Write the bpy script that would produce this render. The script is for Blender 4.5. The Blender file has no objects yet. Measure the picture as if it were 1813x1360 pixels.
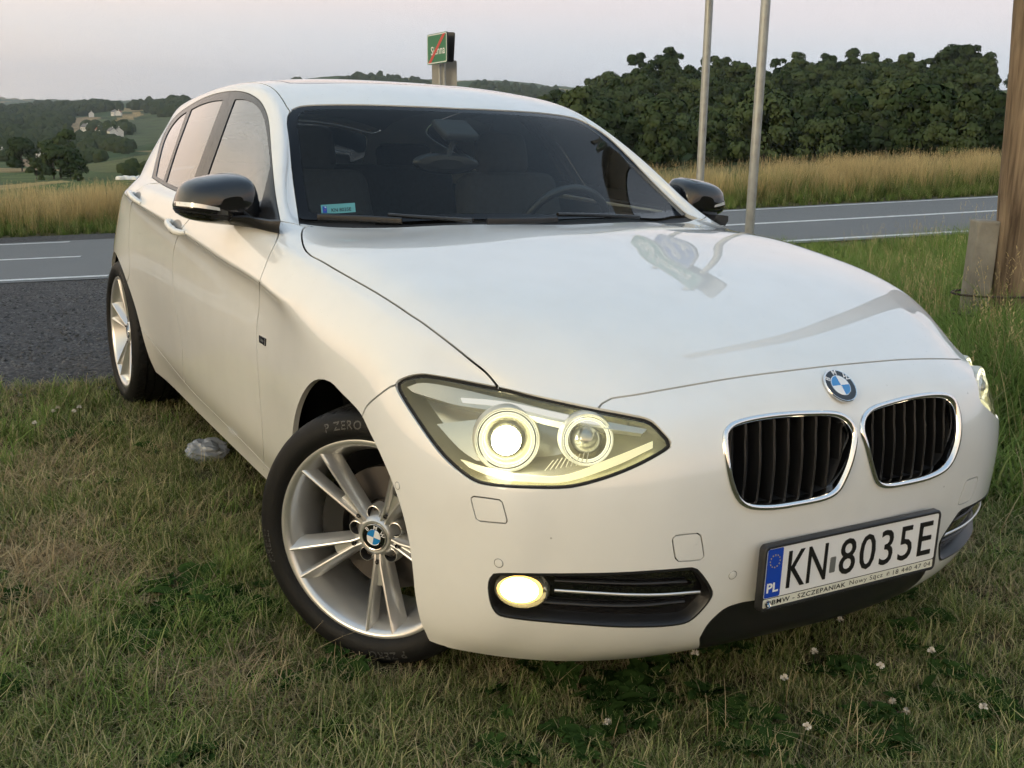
import bpy, bmesh, math, random
import numpy as np
from mathutils import Vector, Matrix
from mathutils.bvhtree import BVHTree
from mathutils.kdtree import KDTree
random.seed(7)
SC = bpy.context.scene
COL = SC.collection
R = math.radians
# ------------------------------------------------------------------ camera
IW, IH, FPX = 1813.0, 1360.0, 1928.8          # photograph size and focal length in its pixels
CAM = Vector((2.268, -1.766, 1.298))
_y, _p, _r = R(149.43), R(-13.64), R(2.28)
FW = Vector((math.cos(_p)*math.cos(_y), math.cos(_p)*math.sin(_y), math.sin(_p)))
_rt = FW.cross(Vector((0, 0, 1))).normalized(); _up = _rt.cross(FW)
RT = math.cos(_r)*_rt + math.sin(_r)*_up
UP = -math.sin(_r)*_rt + math.cos(_r)*_up
cd = bpy.data.cameras.new('camera'); cam = bpy.data.objects.new('camera', cd); COL.objects.link(cam)
cam.matrix_world = Matrix(((RT.x, UP.x, -FW.x, CAM.x), (RT.y, UP.y, -FW.y, CAM.y), (RT.z, UP.z, -FW.z, CAM.z), (0, 0, 0, 1)))
cd.sensor_width = 36.0; cd.lens = 36.0*FPX/IW; cd.clip_start = 0.05; cd.clip_end = 30000
SC.camera = cam

def ray(px, py):
    return (FW + RT*((px-IW/2)/FPX) - UP*((py-IH/2)/FPX)).normalized()
def on_plane(px, py, axis, v):
    d = ray(px, py); t = (v-CAM[axis])/d[axis]; return CAM + d*t
# ------------------------------------------------------------------ dusk sky, last warm light from the car's right (-y), exposure
SUN_AZ = R(-78)                                # direction the light comes from, measured from +x towards +y
SUN_EL = R(9.0)
wd = bpy.data.worlds.new('World'); SC.world = wd; wd.use_nodes = True
N = wd.node_tree.nodes; L = wd.node_tree.links; bg = N['Background']
sky = N.new('ShaderNodeTexSky'); sky.sky_type = 'NISHITA'; sky.sun_disc = False; sky.sun_elevation = SUN_EL; sky.sun_rotation = math.pi/2-SUN_AZ
sky.air_density = 1.0; sky.dust_density = 2.5; sky.ozone_density = 1.5
tc = N.new('ShaderNodeTexCoord'); nrm = N.new('ShaderNodeVectorMath'); nrm.operation = 'NORMALIZE'; L.new(tc.outputs['Generated'], nrm.inputs[0])
sep = N.new('ShaderNodeSeparateXYZ'); L.new(nrm.outputs[0], sep.inputs[0])
def ramp(stops):
    r = N.new('ShaderNodeValToRGB'); e = r.color_ramp.elements; r.color_ramp.interpolation = 'EASE'
    while len(e) > 1: e.remove(e[-1])
    e[0].position = stops[0][0]; e[0].color = (*stops[0][1], 1)
    for p, c in stops[1:]: x = e.new(p); x.color = (*c, 1)
    return r
# height above the horizon -> colour, away from the sunset and towards it
mr = N.new('ShaderNodeMapRange'); mr.inputs[1].default_value = -.1; mr.inputs[2].default_value = 1.0; L.new(sep.outputs[2], mr.inputs[0])
def hp(deg): return (math.sin(R(deg))+.1)/1.1
away = ramp([(0, (.36,.40,.45)), (hp(-.5), (.50,.55,.60)), (hp(3), (.54,.575,.635)), (hp(6), (.66,.60,.62)), (hp(10), (.76,.65,.62)), (hp(20), (.53,.59,.67)), (hp(40), (.37,.49,.62)), (1.0, (.32,.45,.60))])
near = ramp([(0, (.9,.62,.34)), (hp(0), (1.65,1.05,.56)), (hp(6), (1.85,1.25,.70)), (hp(15), (1.3,1.10,.74)), (hp(30), (.80,.80,.70)), (hp(60), (.42,.52,.63)), (1.0, (.32,.45,.60))])
L.new(mr.outputs[0], away.inputs[0]); L.new(mr.outputs[0], near.inputs[0])
dot = N.new('ShaderNodeVectorMath'); dot.operation = 'DOT_PRODUCT'; L.new(nrm.outputs[0], dot.inputs[0]); dot.inputs[1].default_value = (math.cos(SUN_AZ), math.sin(SUN_AZ), 0)
dm = N.new('ShaderNodeMapRange'); dm.interpolation_type = 'SMOOTHSTEP'; dm.inputs[1].default_value = -1.0; dm.inputs[2].default_value = 1.0; L.new(dot.outputs['Value'], dm.inputs[0])
pw = N.new('ShaderNodeMath'); pw.operation = 'POWER'; pw.inputs[1].default_value = 1.4; L.new(dm.outputs[0], pw.inputs[0])
mixs = N.new('ShaderNodeMix'); mixs.data_type = 'RGBA'; L.new(pw.outputs[0], mixs.inputs[0]); L.new(away.outputs[0], mixs.inputs[6]); L.new(near.outputs[0], mixs.inputs[7])
# thin streaks of high cloud
mp = N.new('ShaderNodeMapping'); mp.inputs['Scale'].default_value = (2.2, 2.2, 26); L.new(nrm.outputs[0], mp.inputs[0])
cn = N.new('ShaderNodeTexNoise'); cn.inputs['Scale'].default_value = 1.6; cn.inputs['Detail'].default_value = 5; L.new(mp.outputs[0], cn.inputs['Vector'])
cm = N.new('ShaderNodeMapRange'); cm.inputs[1].default_value = .42; cm.inputs[2].default_value = .72; cm.inputs[3].default_value = 0; cm.inputs[4].default_value = .16; L.new(cn.outputs[0], cm.inputs[0])
mixc = N.new('ShaderNodeMix'); mixc.data_type = 'RGBA'; mixc.inputs[7].default_value = (.62,.64,.70,1); L.new(cm.outputs[0], mixc.inputs[0]); L.new(mixs.outputs[2], mixc.inputs[6])
nis = N.new('ShaderNodeVectorMath'); nis.operation = 'SCALE'; nis.inputs['Scale'].default_value = .12; L.new(sky.outputs[0], nis.inputs[0])
mixn = N.new('ShaderNodeMix'); mixn.data_type = 'RGBA'; mixn.inputs[0].default_value = .86; L.new(nis.outputs[0], mixn.inputs[6]); L.new(mixc.outputs[2], mixn.inputs[7])
L.new(mixn.outputs[2], bg.inputs[0]); bg.inputs[1].default_value = 1.0
sd = bpy.data.lights.new('sun', 'SUN'); sd.energy = .65; sd.angle = R(20); sd.color = (1.0,.86,.60)
so = bpy.data.objects.new('sun', sd); COL.objects.link(so)
so.rotation_euler = Vector((-math.cos(SUN_AZ)*math.cos(SUN_EL), -math.sin(SUN_AZ)*math.cos(SUN_EL), -math.sin(SUN_EL))).to_track_quat('-Z', 'Y').to_euler()
SC.view_settings.view_transform = 'Standard'; SC.view_settings.look = 'None'; SC.view_settings.exposure = .52; SC.view_settings.gamma = 1.0
SC.cycles.max_bounces = 6; SC.cycles.diffuse_bounces = 2; SC.cycles.glossy_bounces = 4; SC.cycles.transmission_bounces = 4; SC.cycles.transparent_max_bounces = 12; SC.cycles.sample_clamp_indirect = 6.0; SC.cycles.use_denoising = True; SC.cycles.use_adaptive_sampling = True; SC.cycles.adaptive_threshold = .035; SC.cycles.adaptive_min_samples = 12
# ------------------------------------------------------------------ materials
def nodes_of(m): return m.node_tree.nodes, m.node_tree.links
def mat(name, col, rough=.5, metal=0.0, spec=.5, coat=0.0, coat_rough=.03, emit=None, estr=0.0):
    m = bpy.data.materials.new(name); m.use_nodes = True
    b = m.node_tree.nodes['Principled BSDF']
    b.inputs['Base Color'].default_value = (*col, 1); b.inputs['Roughness'].default_value = rough
    b.inputs['Metallic'].default_value = metal; b.inputs['Specular IOR Level'].default_value = spec
    b.inputs['Coat Weight'].default_value = coat; b.inputs['Coat Roughness'].default_value = coat_rough
    if emit: b.inputs['Emission Color'].default_value = (*emit, 1); b.inputs['Emission Strength'].default_value = estr
    return m
def vary(m, scale, amount, rough_amt=0.0, detail=6, bump=0.0, bscale=None, obj=True):
    """noise on colour value, roughness and relief"""
    N, L = nodes_of(m); b = N['Principled BSDF']
    tc = N.new('ShaderNodeTexCoord'); nz = N.new('ShaderNodeTexNoise'); nz.inputs['Scale'].default_value = scale; nz.inputs['Detail'].default_value = detail
    L.new(tc.outputs['Object'], nz.inputs['Vector'])
    c = b.inputs['Base Color'].default_value[:]
    if amount:
        mr = N.new('ShaderNodeMapRange'); mr.inputs[1].default_value = .25; mr.inputs[2].default_value = .75; mr.inputs[3].default_value = 1-amount; mr.inputs[4].default_value = 1+amount
        L.new(nz.outputs[0], mr.inputs[0])
        mx = N.new('ShaderNodeVectorMath'); mx.operation = 'SCALE'; mx.inputs[0].default_value = c[:3]
        L.new(mr.outputs[0], mx.inputs['Scale']); L.new(mx.outputs[0], b.inputs['Base Color'])
    if rough_amt:
        r = b.inputs['Roughness'].default_value
        mr = N.new('ShaderNodeMapRange'); mr.inputs[1].default_value = .3; mr.inputs[2].default_value = .7; mr.inputs[3].default_value = max(0, r-rough_amt); mr.inputs[4].default_value = r+rough_amt
        L.new(nz.outputs[0], mr.inputs[0]); L.new(mr.outputs[0], b.inputs['Roughness'])
    if bump:
        n2 = N.new('ShaderNodeTexNoise'); n2.inputs['Scale'].default_value = bscale or scale*3; n2.inputs['Detail'].default_value = 8
        L.new(tc.outputs['Object'], n2.inputs['Vector'])
        bp = N.new('ShaderNodeBump'); bp.inputs['Strength'].default_value = bump; bp.inputs['Distance'].default_value = .01
        L.new(n2.outputs[0], bp.inputs['Height']); L.new(bp.outputs[0], b.inputs['Normal'])
    return m
M = {}
M['paint'] = mat('white_paint', (.80,.80,.775), .38, coat=1.0, coat_rough=.015)
def dust(m):
    """fine road dust and a few stone chips on the paint"""
    N, L = nodes_of(m); b = N['Principled BSDF']
    tc = N.new('ShaderNodeTexCoord')
    nz = N.new('ShaderNodeTexNoise'); nz.inputs['Scale'].default_value = 7; nz.inputs['Detail'].default_value = 7
    L.new(tc.outputs['Object'], nz.inputs['Vector'])
    vo = N.new('ShaderNodeTexVoronoi'); vo.inputs['Scale'].default_value = 22
    L.new(tc.outputs['Object'], vo.inputs['Vector'])
    chip = N.new('ShaderNodeMapRange'); chip.inputs[1].default_value = .055; chip.inputs[2].default_value = .035; chip.inputs[3].default_value = 0; chip.inputs[4].default_value = 1
    L.new(vo.outputs['Distance'], chip.inputs[0])
    rnd = N.new('ShaderNodeMath'); rnd.operation = 'GREATER_THAN'; rnd.inputs[1].default_value = .80
    sep = N.new('ShaderNodeSeparateColor'); L.new(vo.outputs['Color'], sep.inputs[0]); L.new(sep.outputs[0], rnd.inputs[0])
    mul = N.new('ShaderNodeMath'); mul.operation = 'MULTIPLY'; L.new(chip.outputs[0], mul.inputs[0]); L.new(rnd.outputs[0], mul.inputs[1])
    sx = N.new('ShaderNodeSeparateXYZ'); L.new(tc.outputs['Object'], sx.inputs[0])
    fr = N.new('ShaderNodeMapRange'); fr.inputs[1].default_value = .35; fr.inputs[2].default_value = .6; L.new(sx.outputs[0], fr.inputs[0])   # chips only on the nose
    m2 = N.new('ShaderNodeMath'); m2.operation = 'MULTIPLY'; L.new(mul.outputs[0], m2.inputs[0]); L.new(fr.outputs[0], m2.inputs[1])
    m3 = N.new('ShaderNodeMath'); m3.operation = 'MULTIPLY'; m3.inputs[1].default_value = .55; L.new(m2.outputs[0], m3.inputs[0])
    dm = N.new('ShaderNodeMapRange'); dm.inputs[1].default_value = .45; dm.inputs[2].default_value = .75; dm.inputs[3].default_value = 0; dm.inputs[4].default_value = .10
    L.new(nz.outputs[0], dm.inputs[0])
    mx = N.new('ShaderNodeMix'); mx.data_type = 'RGBA'; mx.inputs[6].default_value = b.inputs['Base Color'].default_value[:]; mx.inputs[7].default_value = (.42,.39,.33,1)
    L.new(dm.outputs[0], mx.inputs[0])
    mx2 = N.new('ShaderNodeMix'); mx2.data_type = 'RGBA'; mx2.inputs[7].default_value = (.16,.14,.12,1)
    L.new(mx.outputs[2], mx2.inputs[6]); L.new(m3.outputs[0], mx2.inputs[0]); L.new(mx2.outputs[2], b.inputs['Base Color'])
    cr = N.new('ShaderNodeMapRange'); cr.inputs[1].default_value = .35; cr.inputs[2].default_value = .8; cr.inputs[3].default_value = .0; cr.inputs[4].default_value = .006
    L.new(nz.outputs[0], cr.inputs[0]); L.new(cr.outputs[0], b.inputs['Coat Roughness'])
dust(M['paint']); M['paint'].node_tree.nodes['Principled BSDF'].inputs['Coat IOR'].default_value = 1.75
M['gap'] = mat('seal_black', (.006,.006,.006), .8)
M['black_gloss'] = mat('gloss_black', (.006,.006,.007), .06, coat=.6)
M['black_satin'] = mat('satin_black', (.012,.012,.013), .38)
M['black_matte'] = mat('matte_black', (.02,.02,.021), .6)
M['trim'] = mat('window_trim', (.012,.012,.013), .22)
M['chrome'] = mat('chrome', (.82,.82,.82), .05, metal=1)
M['silver'] = mat('silver_paint', (.66,.66,.65), .30, metal=.75, coat=.5)
M['alu'] = mat('satin_aluminium', (.75,.75,.74), .3, metal=.9)
M['rubber'] = mat('tyre_rubber', (.007,.0072,.0075), .6, spec=.25); vary(M['rubber'], 30, .2, .05, bump=.12, bscale=220)
M['disc'] = mat('brake_iron', (.10,.09,.085), .45, metal=.8)
M['white'] = mat('white_plastic', (.8,.8,.8), .35)
M['plate'] = mat('plate_white', (.78,.78,.77), .3); vary(M['plate'], 14, .04)
M['plate_frame'] = mat('plate_frame', (.02,.02,.021), .45); vary(M['plate_frame'], 20, .25, .1)
M['cream'] = mat('dealer_strip', (.72,.71,.60), .35)
M['blue'] = mat('plate_blue', (.01,.06,.42), .3)
M['yellow'] = mat('star_yellow', (.8,.6,.02), .4)
M['ink'] = mat('black_ink', (.01,.01,.01), .35)
M['emblem_blue'] = mat('emblem_blue', (.02,.22,.55), .15, coat=1)
M['emblem_white'] = mat('emblem_white', (.8,.8,.8), .2, coat=1)
M['seat'] = mat('seat_cloth', (.03,.03,.033), .9); vary(M['seat'], 60, .2)
M['dash'] = mat('dashboard', (.02,.02,.021), .7)
M['liner'] = mat('headliner', (.22,.22,.22), .9)
def glass(name, tint, ior=1.5, k=1.0):
    m = bpy.data.materials.new(name); m.use_nodes = True; N, L = nodes_of(m); N.clear()
    o = N.new('ShaderNodeOutputMaterial'); mx = N.new('ShaderNodeMixShader'); t = N.new('ShaderNodeBsdfTransparent'); g = N.new('ShaderNodeBsdfGlossy')
    t.inputs[0].default_value = (*tint, 1); g.inputs['Roughness'].default_value = 0.0; g.inputs[0].default_value = (1,1,1,1)
    f = N.new('ShaderNodeFresnel'); f.inputs[0].default_value = ior
    ml = N.new('ShaderNodeMath'); ml.operation = 'MULTIPLY'; ml.use_clamp = True; ml.inputs[1].default_value = k; L.new(f.outputs[0], ml.inputs[0])
    L.new(ml.outputs[0], mx.inputs[0]); L.new(t.outputs[0], mx.inputs[1]); L.new(g.outputs[0], mx.inputs[2]); L.new(mx.outputs[0], o.inputs[0])
    return m
M['windscreen'] = glass('windscreen_glass', (.84,.90,.88), 1.45, .42)
M['side_glass'] = glass('side_glass', (.60,.66,.64), 1.95, 1.55)
M['rear_glass'] = glass('rear_glass', (.74,.80,.78), 1.5)
M['lens'] = glass('lamp_lens', (.93,.94,.93), 1.45)
M['sunroof'] = mat('sunroof_glass', (.01,.01,.012), .02, coat=1)
# ------------------------------------------------------------------ car: master surface (x forward, z up; half with y > 0)
ROWZ_F = [.175, .235, .33, .45, .57, .66, .73]
FRONT = [  # k6..k1, corner: (y list or value), x per row v0..v7, z of v7, y per upper rows
 (0.00, [.60,.695,.722,.737,.742,.734,.705,.640], .798),
 (0.24, [.585,.672,.708,.726,.731,.722,.692,.626], .792),
 (0.43, [.555,.632,.682,.703,.708,.697,.665,.592], .778),
 (0.54, [.515,.588,.645,.668,.672,.656,.616,.542], .768),
 (0.62, [.47,.54,.60,.625,.629,.609,.565,.488], .764),
 (0.685,[.42,.49,.55,.576,.579,.553,.502,.424], .762),
]
FY = {4:[0,0,0,0,0,0,-.004,-.012],5:[0,0,0,0,0,0,-.008,-.025]}
CORNER = dict(x=[.378,.43,.472,.491,.492,.470,.421,.368], y=[.735,.753,.763,.767,.766,.752,.722,.682], z=[.178,.24,.335,.455,.57,.655,.718,.775])
SIDE = [  # x, y per row v0..v7 , z per row
 (.28, [.800,.828,.845,.853,.853,.839,.804,.757],[.182,.245,.34,.46,.578,.67,.745,.800]),
 (.09, [.803,.833,.855,.869,.873,.866,.843,.803],[.188,.255,.355,.475,.595,.70,.787,.850]),
 (-.12,[.805,.837,.861,.877,.883,.879,.862,.816],[.19,.26,.36,.48,.60,.72,.802,.876]),
 (-.36,[.805,.834,.858,.871,.875,.870,.869,.823],[.195,.265,.36,.49,.62,.755,.822,.900]),
 (-.62,[.797,.818,.846,.858,.862,0.851,.875,.832],[.20,.27,.36,.50,.64,.785,.846,.930]),
 (-.92,[.793,.813,.842,.856,.861,0.851,.881,.843],[.20,.27,.36,.50,.65,.80,.862,.953]),
 (-1.3,[.79,.81,.840,.856,.862,0.853,.8825,.848],[.20,.27,.36,.50,.66,.822,.887,.970]),
 (-1.75,[.785,.805,.833,.850,.860,0.854,.884,.85],[.20,.27,.36,.50,.67,.846,.912,.982]),
 (-2.2,[.785,.806,.829,.846,.861,0.857,.882,.843],[.205,.275,.365,.50,.67,.868,.932,.988]),
 (-2.5,[.805,.835,.855,.868,.874,.862,.855,.808],[.21,.28,.37,.50,.67,.88,.943,.992]),
 (-2.75,[.81,.838,.858,.868,.862,.825,.792,.735],[.215,.285,.375,.50,.67,.878,.935,.98]),
 (-3.05,[.765,.79,.81,.818,.80,.74,.695,.635],[.22,.29,.38,.50,.67,.878,.938,.98]),
 (-3.34,[.66,.68,.695,.70,.685,.63,.595,.535],[.225,.295,.385,.50,.67,.87,.925,.96]),
]
REAR = [(.55,[-3.42,-3.45,-3.47,-3.475,-3.47,-3.45,-3.42,-3.38]),(.48,[-3.46,-3.49,-3.51,-3.515,-3.51,-3.485,-3.455,-3.42]),
 (.42,[-3.48,-3.51,-3.53,-3.535,-3.53,-3.505,-3.475,-3.44]),(.35,[-3.495,-3.525,-3.545,-3.55,-3.545,-3.52,-3.49,-3.455]),
 (.2,[-3.51,-3.54,-3.56,-3.565,-3.56,-3.535,-3.505,-3.475]),(0,[-3.515,-3.545,-3.565,-3.57,-3.565,-3.54,-3.51,-3.48])]
CAP = [ # i1..i12, k1..k6
 [(.30,.733,.818),(.318,.69,.834),(.345,.62,.848),(.385,.48,.863),(.42,.25,.874),(.43,0,.877)],
 [(.09,.775,.872),(.095,.735,.895),(.10,.665,.913),(.12,.50,.926),(.14,.26,.934),(.15,0,.936)],
 [(-.12,.788,.900),(-.115,.748,.925),(-.11,.675,.945),(-.10,.51,.957),(-.08,.26,.964),(-.07,0,.966)],
 [(-.38,.795,.926),(-.38,.758,.950),(-.38,.69,.969),(-.37,.53,.982),(-.32,.27,.991),(-.30,0,.993)],
 [(-.63,.803,.954),(-.66,.772,.971),(-.70,.74,.985),(-.725,.70,.988),(-.57,.37,1.003),(-.485,0,1.006)],
 [(-.91,.80,.995),(-.94,.745,1.085),(-.965,.69,1.150),(-.985,.642,1.150),(-.89,.34,1.168),(-.83,0,1.172)],
 [(-1.3,.80,1.008),(-1.29,.707,1.168),(-1.29,.616,1.306),(-1.27,.556,1.320),(-1.23,.29,1.345),(-1.21,0,1.351)],
 [(-1.75,.803,1.018),(-1.72,.713,1.183),(-1.67,.607,1.344),(-1.65,.532,1.392),(-1.62,.28,1.412),(-1.6,0,1.416)],
 [(-2.2,.79,1.025),(-2.18,.702,1.175),(-2.15,.603,1.326),(-2.13,.527,1.379),(-2.1,.28,1.413),(-2.1,0,1.419)],
 [(-2.52,.765,1.03),(-2.54,.688,1.15),(-2.57,.596,1.280),(-2.57,.520,1.338),(-2.57,.28,1.382),(-2.57,0,1.390)],
 [(-2.80,.712,1.015),(-2.85,.655,1.10),(-2.90,.575,1.21),(-2.93,.50,1.272),(-2.95,.27,1.318),(-2.96,0,1.328)],
 [(-3.08,.60,1.00),(-3.12,.555,1.04),(-3.17,.495,1.09),(-3.20,.43,1.11),(-3.23,.24,1.135),(-3.24,0,1.14)],
]
def build_cage():
    """full symmetric cage: wall columns x rows, cap rows x columns; returns verts (y>0 and mirrored), faces, creases"""
    wall = []                                   # columns of 8 points
    for n, (y, xs, zt) in enumerate(FRONT):
        dy = FY.get(n, [0]*8)
        wall.append([(xs[v], y+dy[v], (ROWZ_F+[zt])[v] + (max(0, .034-.13*y) if v == 0 else 0)) for v in range(8)])
    wall.append([(CORNER['x'][v], CORNER['y'][v], CORNER['z'][v]) for v in range(8)])
    for x, ys, zs in SIDE: wall.append([(x, ys[v], zs[v]) for v in range(8)])
    rz = [.23,.30,.39,.50,.67,.865,.92,.955]
    for y, xs in REAR: wall.append([(xs[v], y, rz[v]) for v in range(8)])
    V = []; idx = {}
    def add(p, key):
        idx[key] = len(V); V.append(p)
    for c, col in enumerate(wall):
        for v, p in enumerate(col): add(p, ('w', c, v))
    nS = len(SIDE)                              # side columns follow the corner (column 6)
    for i, row in enumerate(CAP):
        for k, p in enumerate(row): add(p, ('c', i+1, k+1))
    def capv(i, k):                             # i 0..nS, k 0..6
        if i == 0: return idx[('w', 6-k, 7)]
        if i == nS: return idx[('w', 6+nS+k, 7)]
        if k == 0: return idx[('w', 6+i, 7)]
        return idx[('c', i, k)]
    F = []; crease = {}
    for c in range(len(wall)-1):
        for v in range(7):
            F.append((idx[('w',c,v)], idx[('w',c+1,v)], idx[('w',c+1,v+1)], idx[('w',c,v+1)]))
    for i in range(nS):
        for k in range(6):
            F.append((capv(i,k), capv(i+1,k), capv(i+1,k+1), capv(i,k+1)))
    for c in range(10, 18): crease[(idx[('w',c,6)], idx[('w',c+1,6)])] = .75 if c > 10 else .5
    for k in range(4, 6): crease[(capv(5,k), capv(5,k+1))] = .5
    for i in (5, 6): crease[(capv(i,4), capv(i+1,4))] = .45
    # mirror
    n = len(V); mp = {}
    for a, p in enumerate(V[:n]):
        if abs(p[1]) < 1e-9: mp[a] = a
        else: mp[a] = len(V); V.append((p[0], -p[1], p[2]))
    F2 = F + [tuple(mp[a] for a in reversed(f)) for f in F]
    cr = dict(crease); cr.update({(mp[a], mp[b]): w for (a, b), w in crease.items()})
    return V, F2, cr
def make_master(level):
    V, F, cr = build_cage()
    T = np.array(V, float); cage = T.copy()
    me = bpy.data.meshes.new('master'); me.from_pydata([tuple(p) for p in cage], [], F); me.update()
    at = me.attributes.new('crease_edge', 'FLOAT', 'EDGE')
    ek = {tuple(sorted(e.vertices)): e.index for e in me.edges}
    for (a, b), w in cr.items(): at.data[ek[tuple(sorted((a, b)))]].value = w
    ob = bpy.data.objects.new('master', me); COL.objects.link(ob)
    md = ob.modifiers.new('s', 'SUBSURF'); md.subdivision_type = 'CATMULL_CLARK'; md.levels = 3; md.render_levels = 3
    def ev():
        dg = bpy.context.evaluated_depsgraph_get(); e = ob.evaluated_get(dg)
        return bpy.data.meshes.new_from_object(e)
    for it in range(6):
        m = ev(); co = np.empty(len(m.vertices)*3); m.vertices.foreach_get('co', co); co = co.reshape(-1, 3)[:len(T)]
        d = T-co; cage += .9*d
        bpy.data.meshes.remove(m)
        me.vertices.foreach_set('co', cage.ravel()); me.update()
    md.levels = level
    m = ev(); bpy.data.objects.remove(ob)
    return m
# ------------------------------------------------------------------ car: cutting the master surface into panels
def catmull(P, closed=False, sharp=()):
    """Catmull-Rom through 2D/3D points; indexes in sharp keep a corner"""
    P = [np.array(p, float) for p in P]; n = len(P); out = []
    rng = range(n) if closed else range(n-1)
    for i in rng:
        p1, p2 = P[i], P[(i+1) % n]
        p0 = P[i-1] if (closed or i > 0) else 2*p1-p2
        p3 = P[(i+2) % n] if (closed or i+2 < n) else 2*p2-p1
        if i in sharp: p0 = 2*p1-p2
        if (i+1) % n in sharp: p3 = 2*p2-p1
        L = np.linalg.norm(p2-p1); m = max(1, int(L/STEP[0]))
        for k in range(m):
            t = k/m
            out.append(.5*((2*p1)+(-p0+p2)*t+(2*p0-5*p1+4*p2-p3)*t*t+(-p0+3*p1-3*p2+p3)*t**3))
    if not closed: out.append(P[-1])
    return out
STEP = [8.0]; DEBUG = False
MASTER = make_master(4)
def relax(me, spots, iters):
    """fair the surface around the cage's extraordinary points"""
    n = len(me.vertices); co = np.empty(n*3); me.vertices.foreach_get('co', co); co = co.reshape(-1, 3)
    ed = np.empty(len(me.edges)*2, int); me.edges.foreach_get('vertices', ed); ed = ed.reshape(-1, 2)
    w = np.zeros(n)
    for c, r in spots:
        for sy in (1, -1):
            d = np.linalg.norm(co-np.array((c[0], c[1]*sy, c[2])), axis=1)
            w = np.maximum(w, np.clip(1-(d/r)**2, 0, 1)**1.2)
    act = np.nonzero(w > 0)[0]; m = np.zeros(n, bool); m[act] = True
    ed = ed[m[ed[:, 0]] | m[ed[:, 1]]]
    deg = np.zeros(n); np.add.at(deg, ed[:, 0], 1); np.add.at(deg, ed[:, 1], 1)
    for it in range(iters):
        acc = np.zeros((n, 3)); np.add.at(acc, ed[:, 0], co[ed[:, 1]]); np.add.at(acc, ed[:, 1], co[ed[:, 0]])
        avg = acc[act]/deg[act][:, None]
        lam = .5
        co[act] += (avg-co[act])*(w[act]*lam)[:, None]
    me.vertices.foreach_set('co', co.ravel()); me.update()
relax(MASTER, [((.38,.70,.785), .19)], 260)
_mb = bmesh.new(); _mb.from_mesh(MASTER)
BVH = BVHTree.FromBMesh(_mb)
_mb.verts.ensure_lookup_table()
MN = np.empty(len(MASTER.vertices)*3); MASTER.vertices.foreach_get('normal', MN); MN = MN.reshape(-1, 3)
_MKD = KDTree(len(MASTER.vertices))
for v in MASTER.vertices: _MKD.insert(v.co, v.index)
_MKD.balance()
def mnormal(p):
    """smooth normal of the master surface near p"""
    acc = Vector((0, 0, 0))
    for co, i, d in _MKD.find_n(p, 4):
        acc += Vector(MN[i])/(d+1e-4)
    return acc.normalized()
def hit_px(px, py):
    d = ray(px, py); h, n, i, dd = BVH.ray_cast(CAM, d)
    if h is None:                              # just past the outline: nearest point of the surface
        best = None
        for k in range(240):
            q = CAM + d*(1.8+k*.02); r = BVH.find_nearest(q)
            if r[0] is not None and (best is None or r[3] < best[0]): best = (r[3], r[0])
        if best and best[0] < .04: h = best[1]
    return h
def hit_dir(o, d):
    h, n, i, dd = BVH.ray_cast(Vector(o), Vector(d).normalized()); return h
def curve_px(pts, closed=False, sharp=(), step=8.0):
    STEP[0] = step
    out = [hit_px(*p) for p in catmull(pts, closed, sharp)]
    miss = sum(h is None for h in out)
    if miss: print('curve_px: missed', miss, 'of', len(out), pts[0])
    return extend([h for h in out if h is not None], closed)
def extend(P, closed, d=.012):
    if closed or len(P) < 2: return P
    return [P[0]+(P[0]-P[1]).normalized()*d] + P + [P[-1]+(P[-1]-P[-2]).normalized()*d]
def curve_ax(pts, axis, closed=False, sharp=(), step=.015):
    """project 2D points onto the right half of the car: axis 'xz' from the side, 'xy' from above, 'yz' from the front"""
    STEP[0] = step; out = []
    for p in catmull(pts, closed, sharp):
        if axis == 'xz': h = hit_dir((p[0], -3, p[1]), (0, 1, 0))
        elif axis == 'xy': h = hit_dir((p[0], p[1], 3), (0, 0, -1))
        else: h = hit_dir((3, p[0], p[1]), (-1, 0, 0))
        if h is not None: out.append(h)
    return extend(out, closed, .02)
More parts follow.
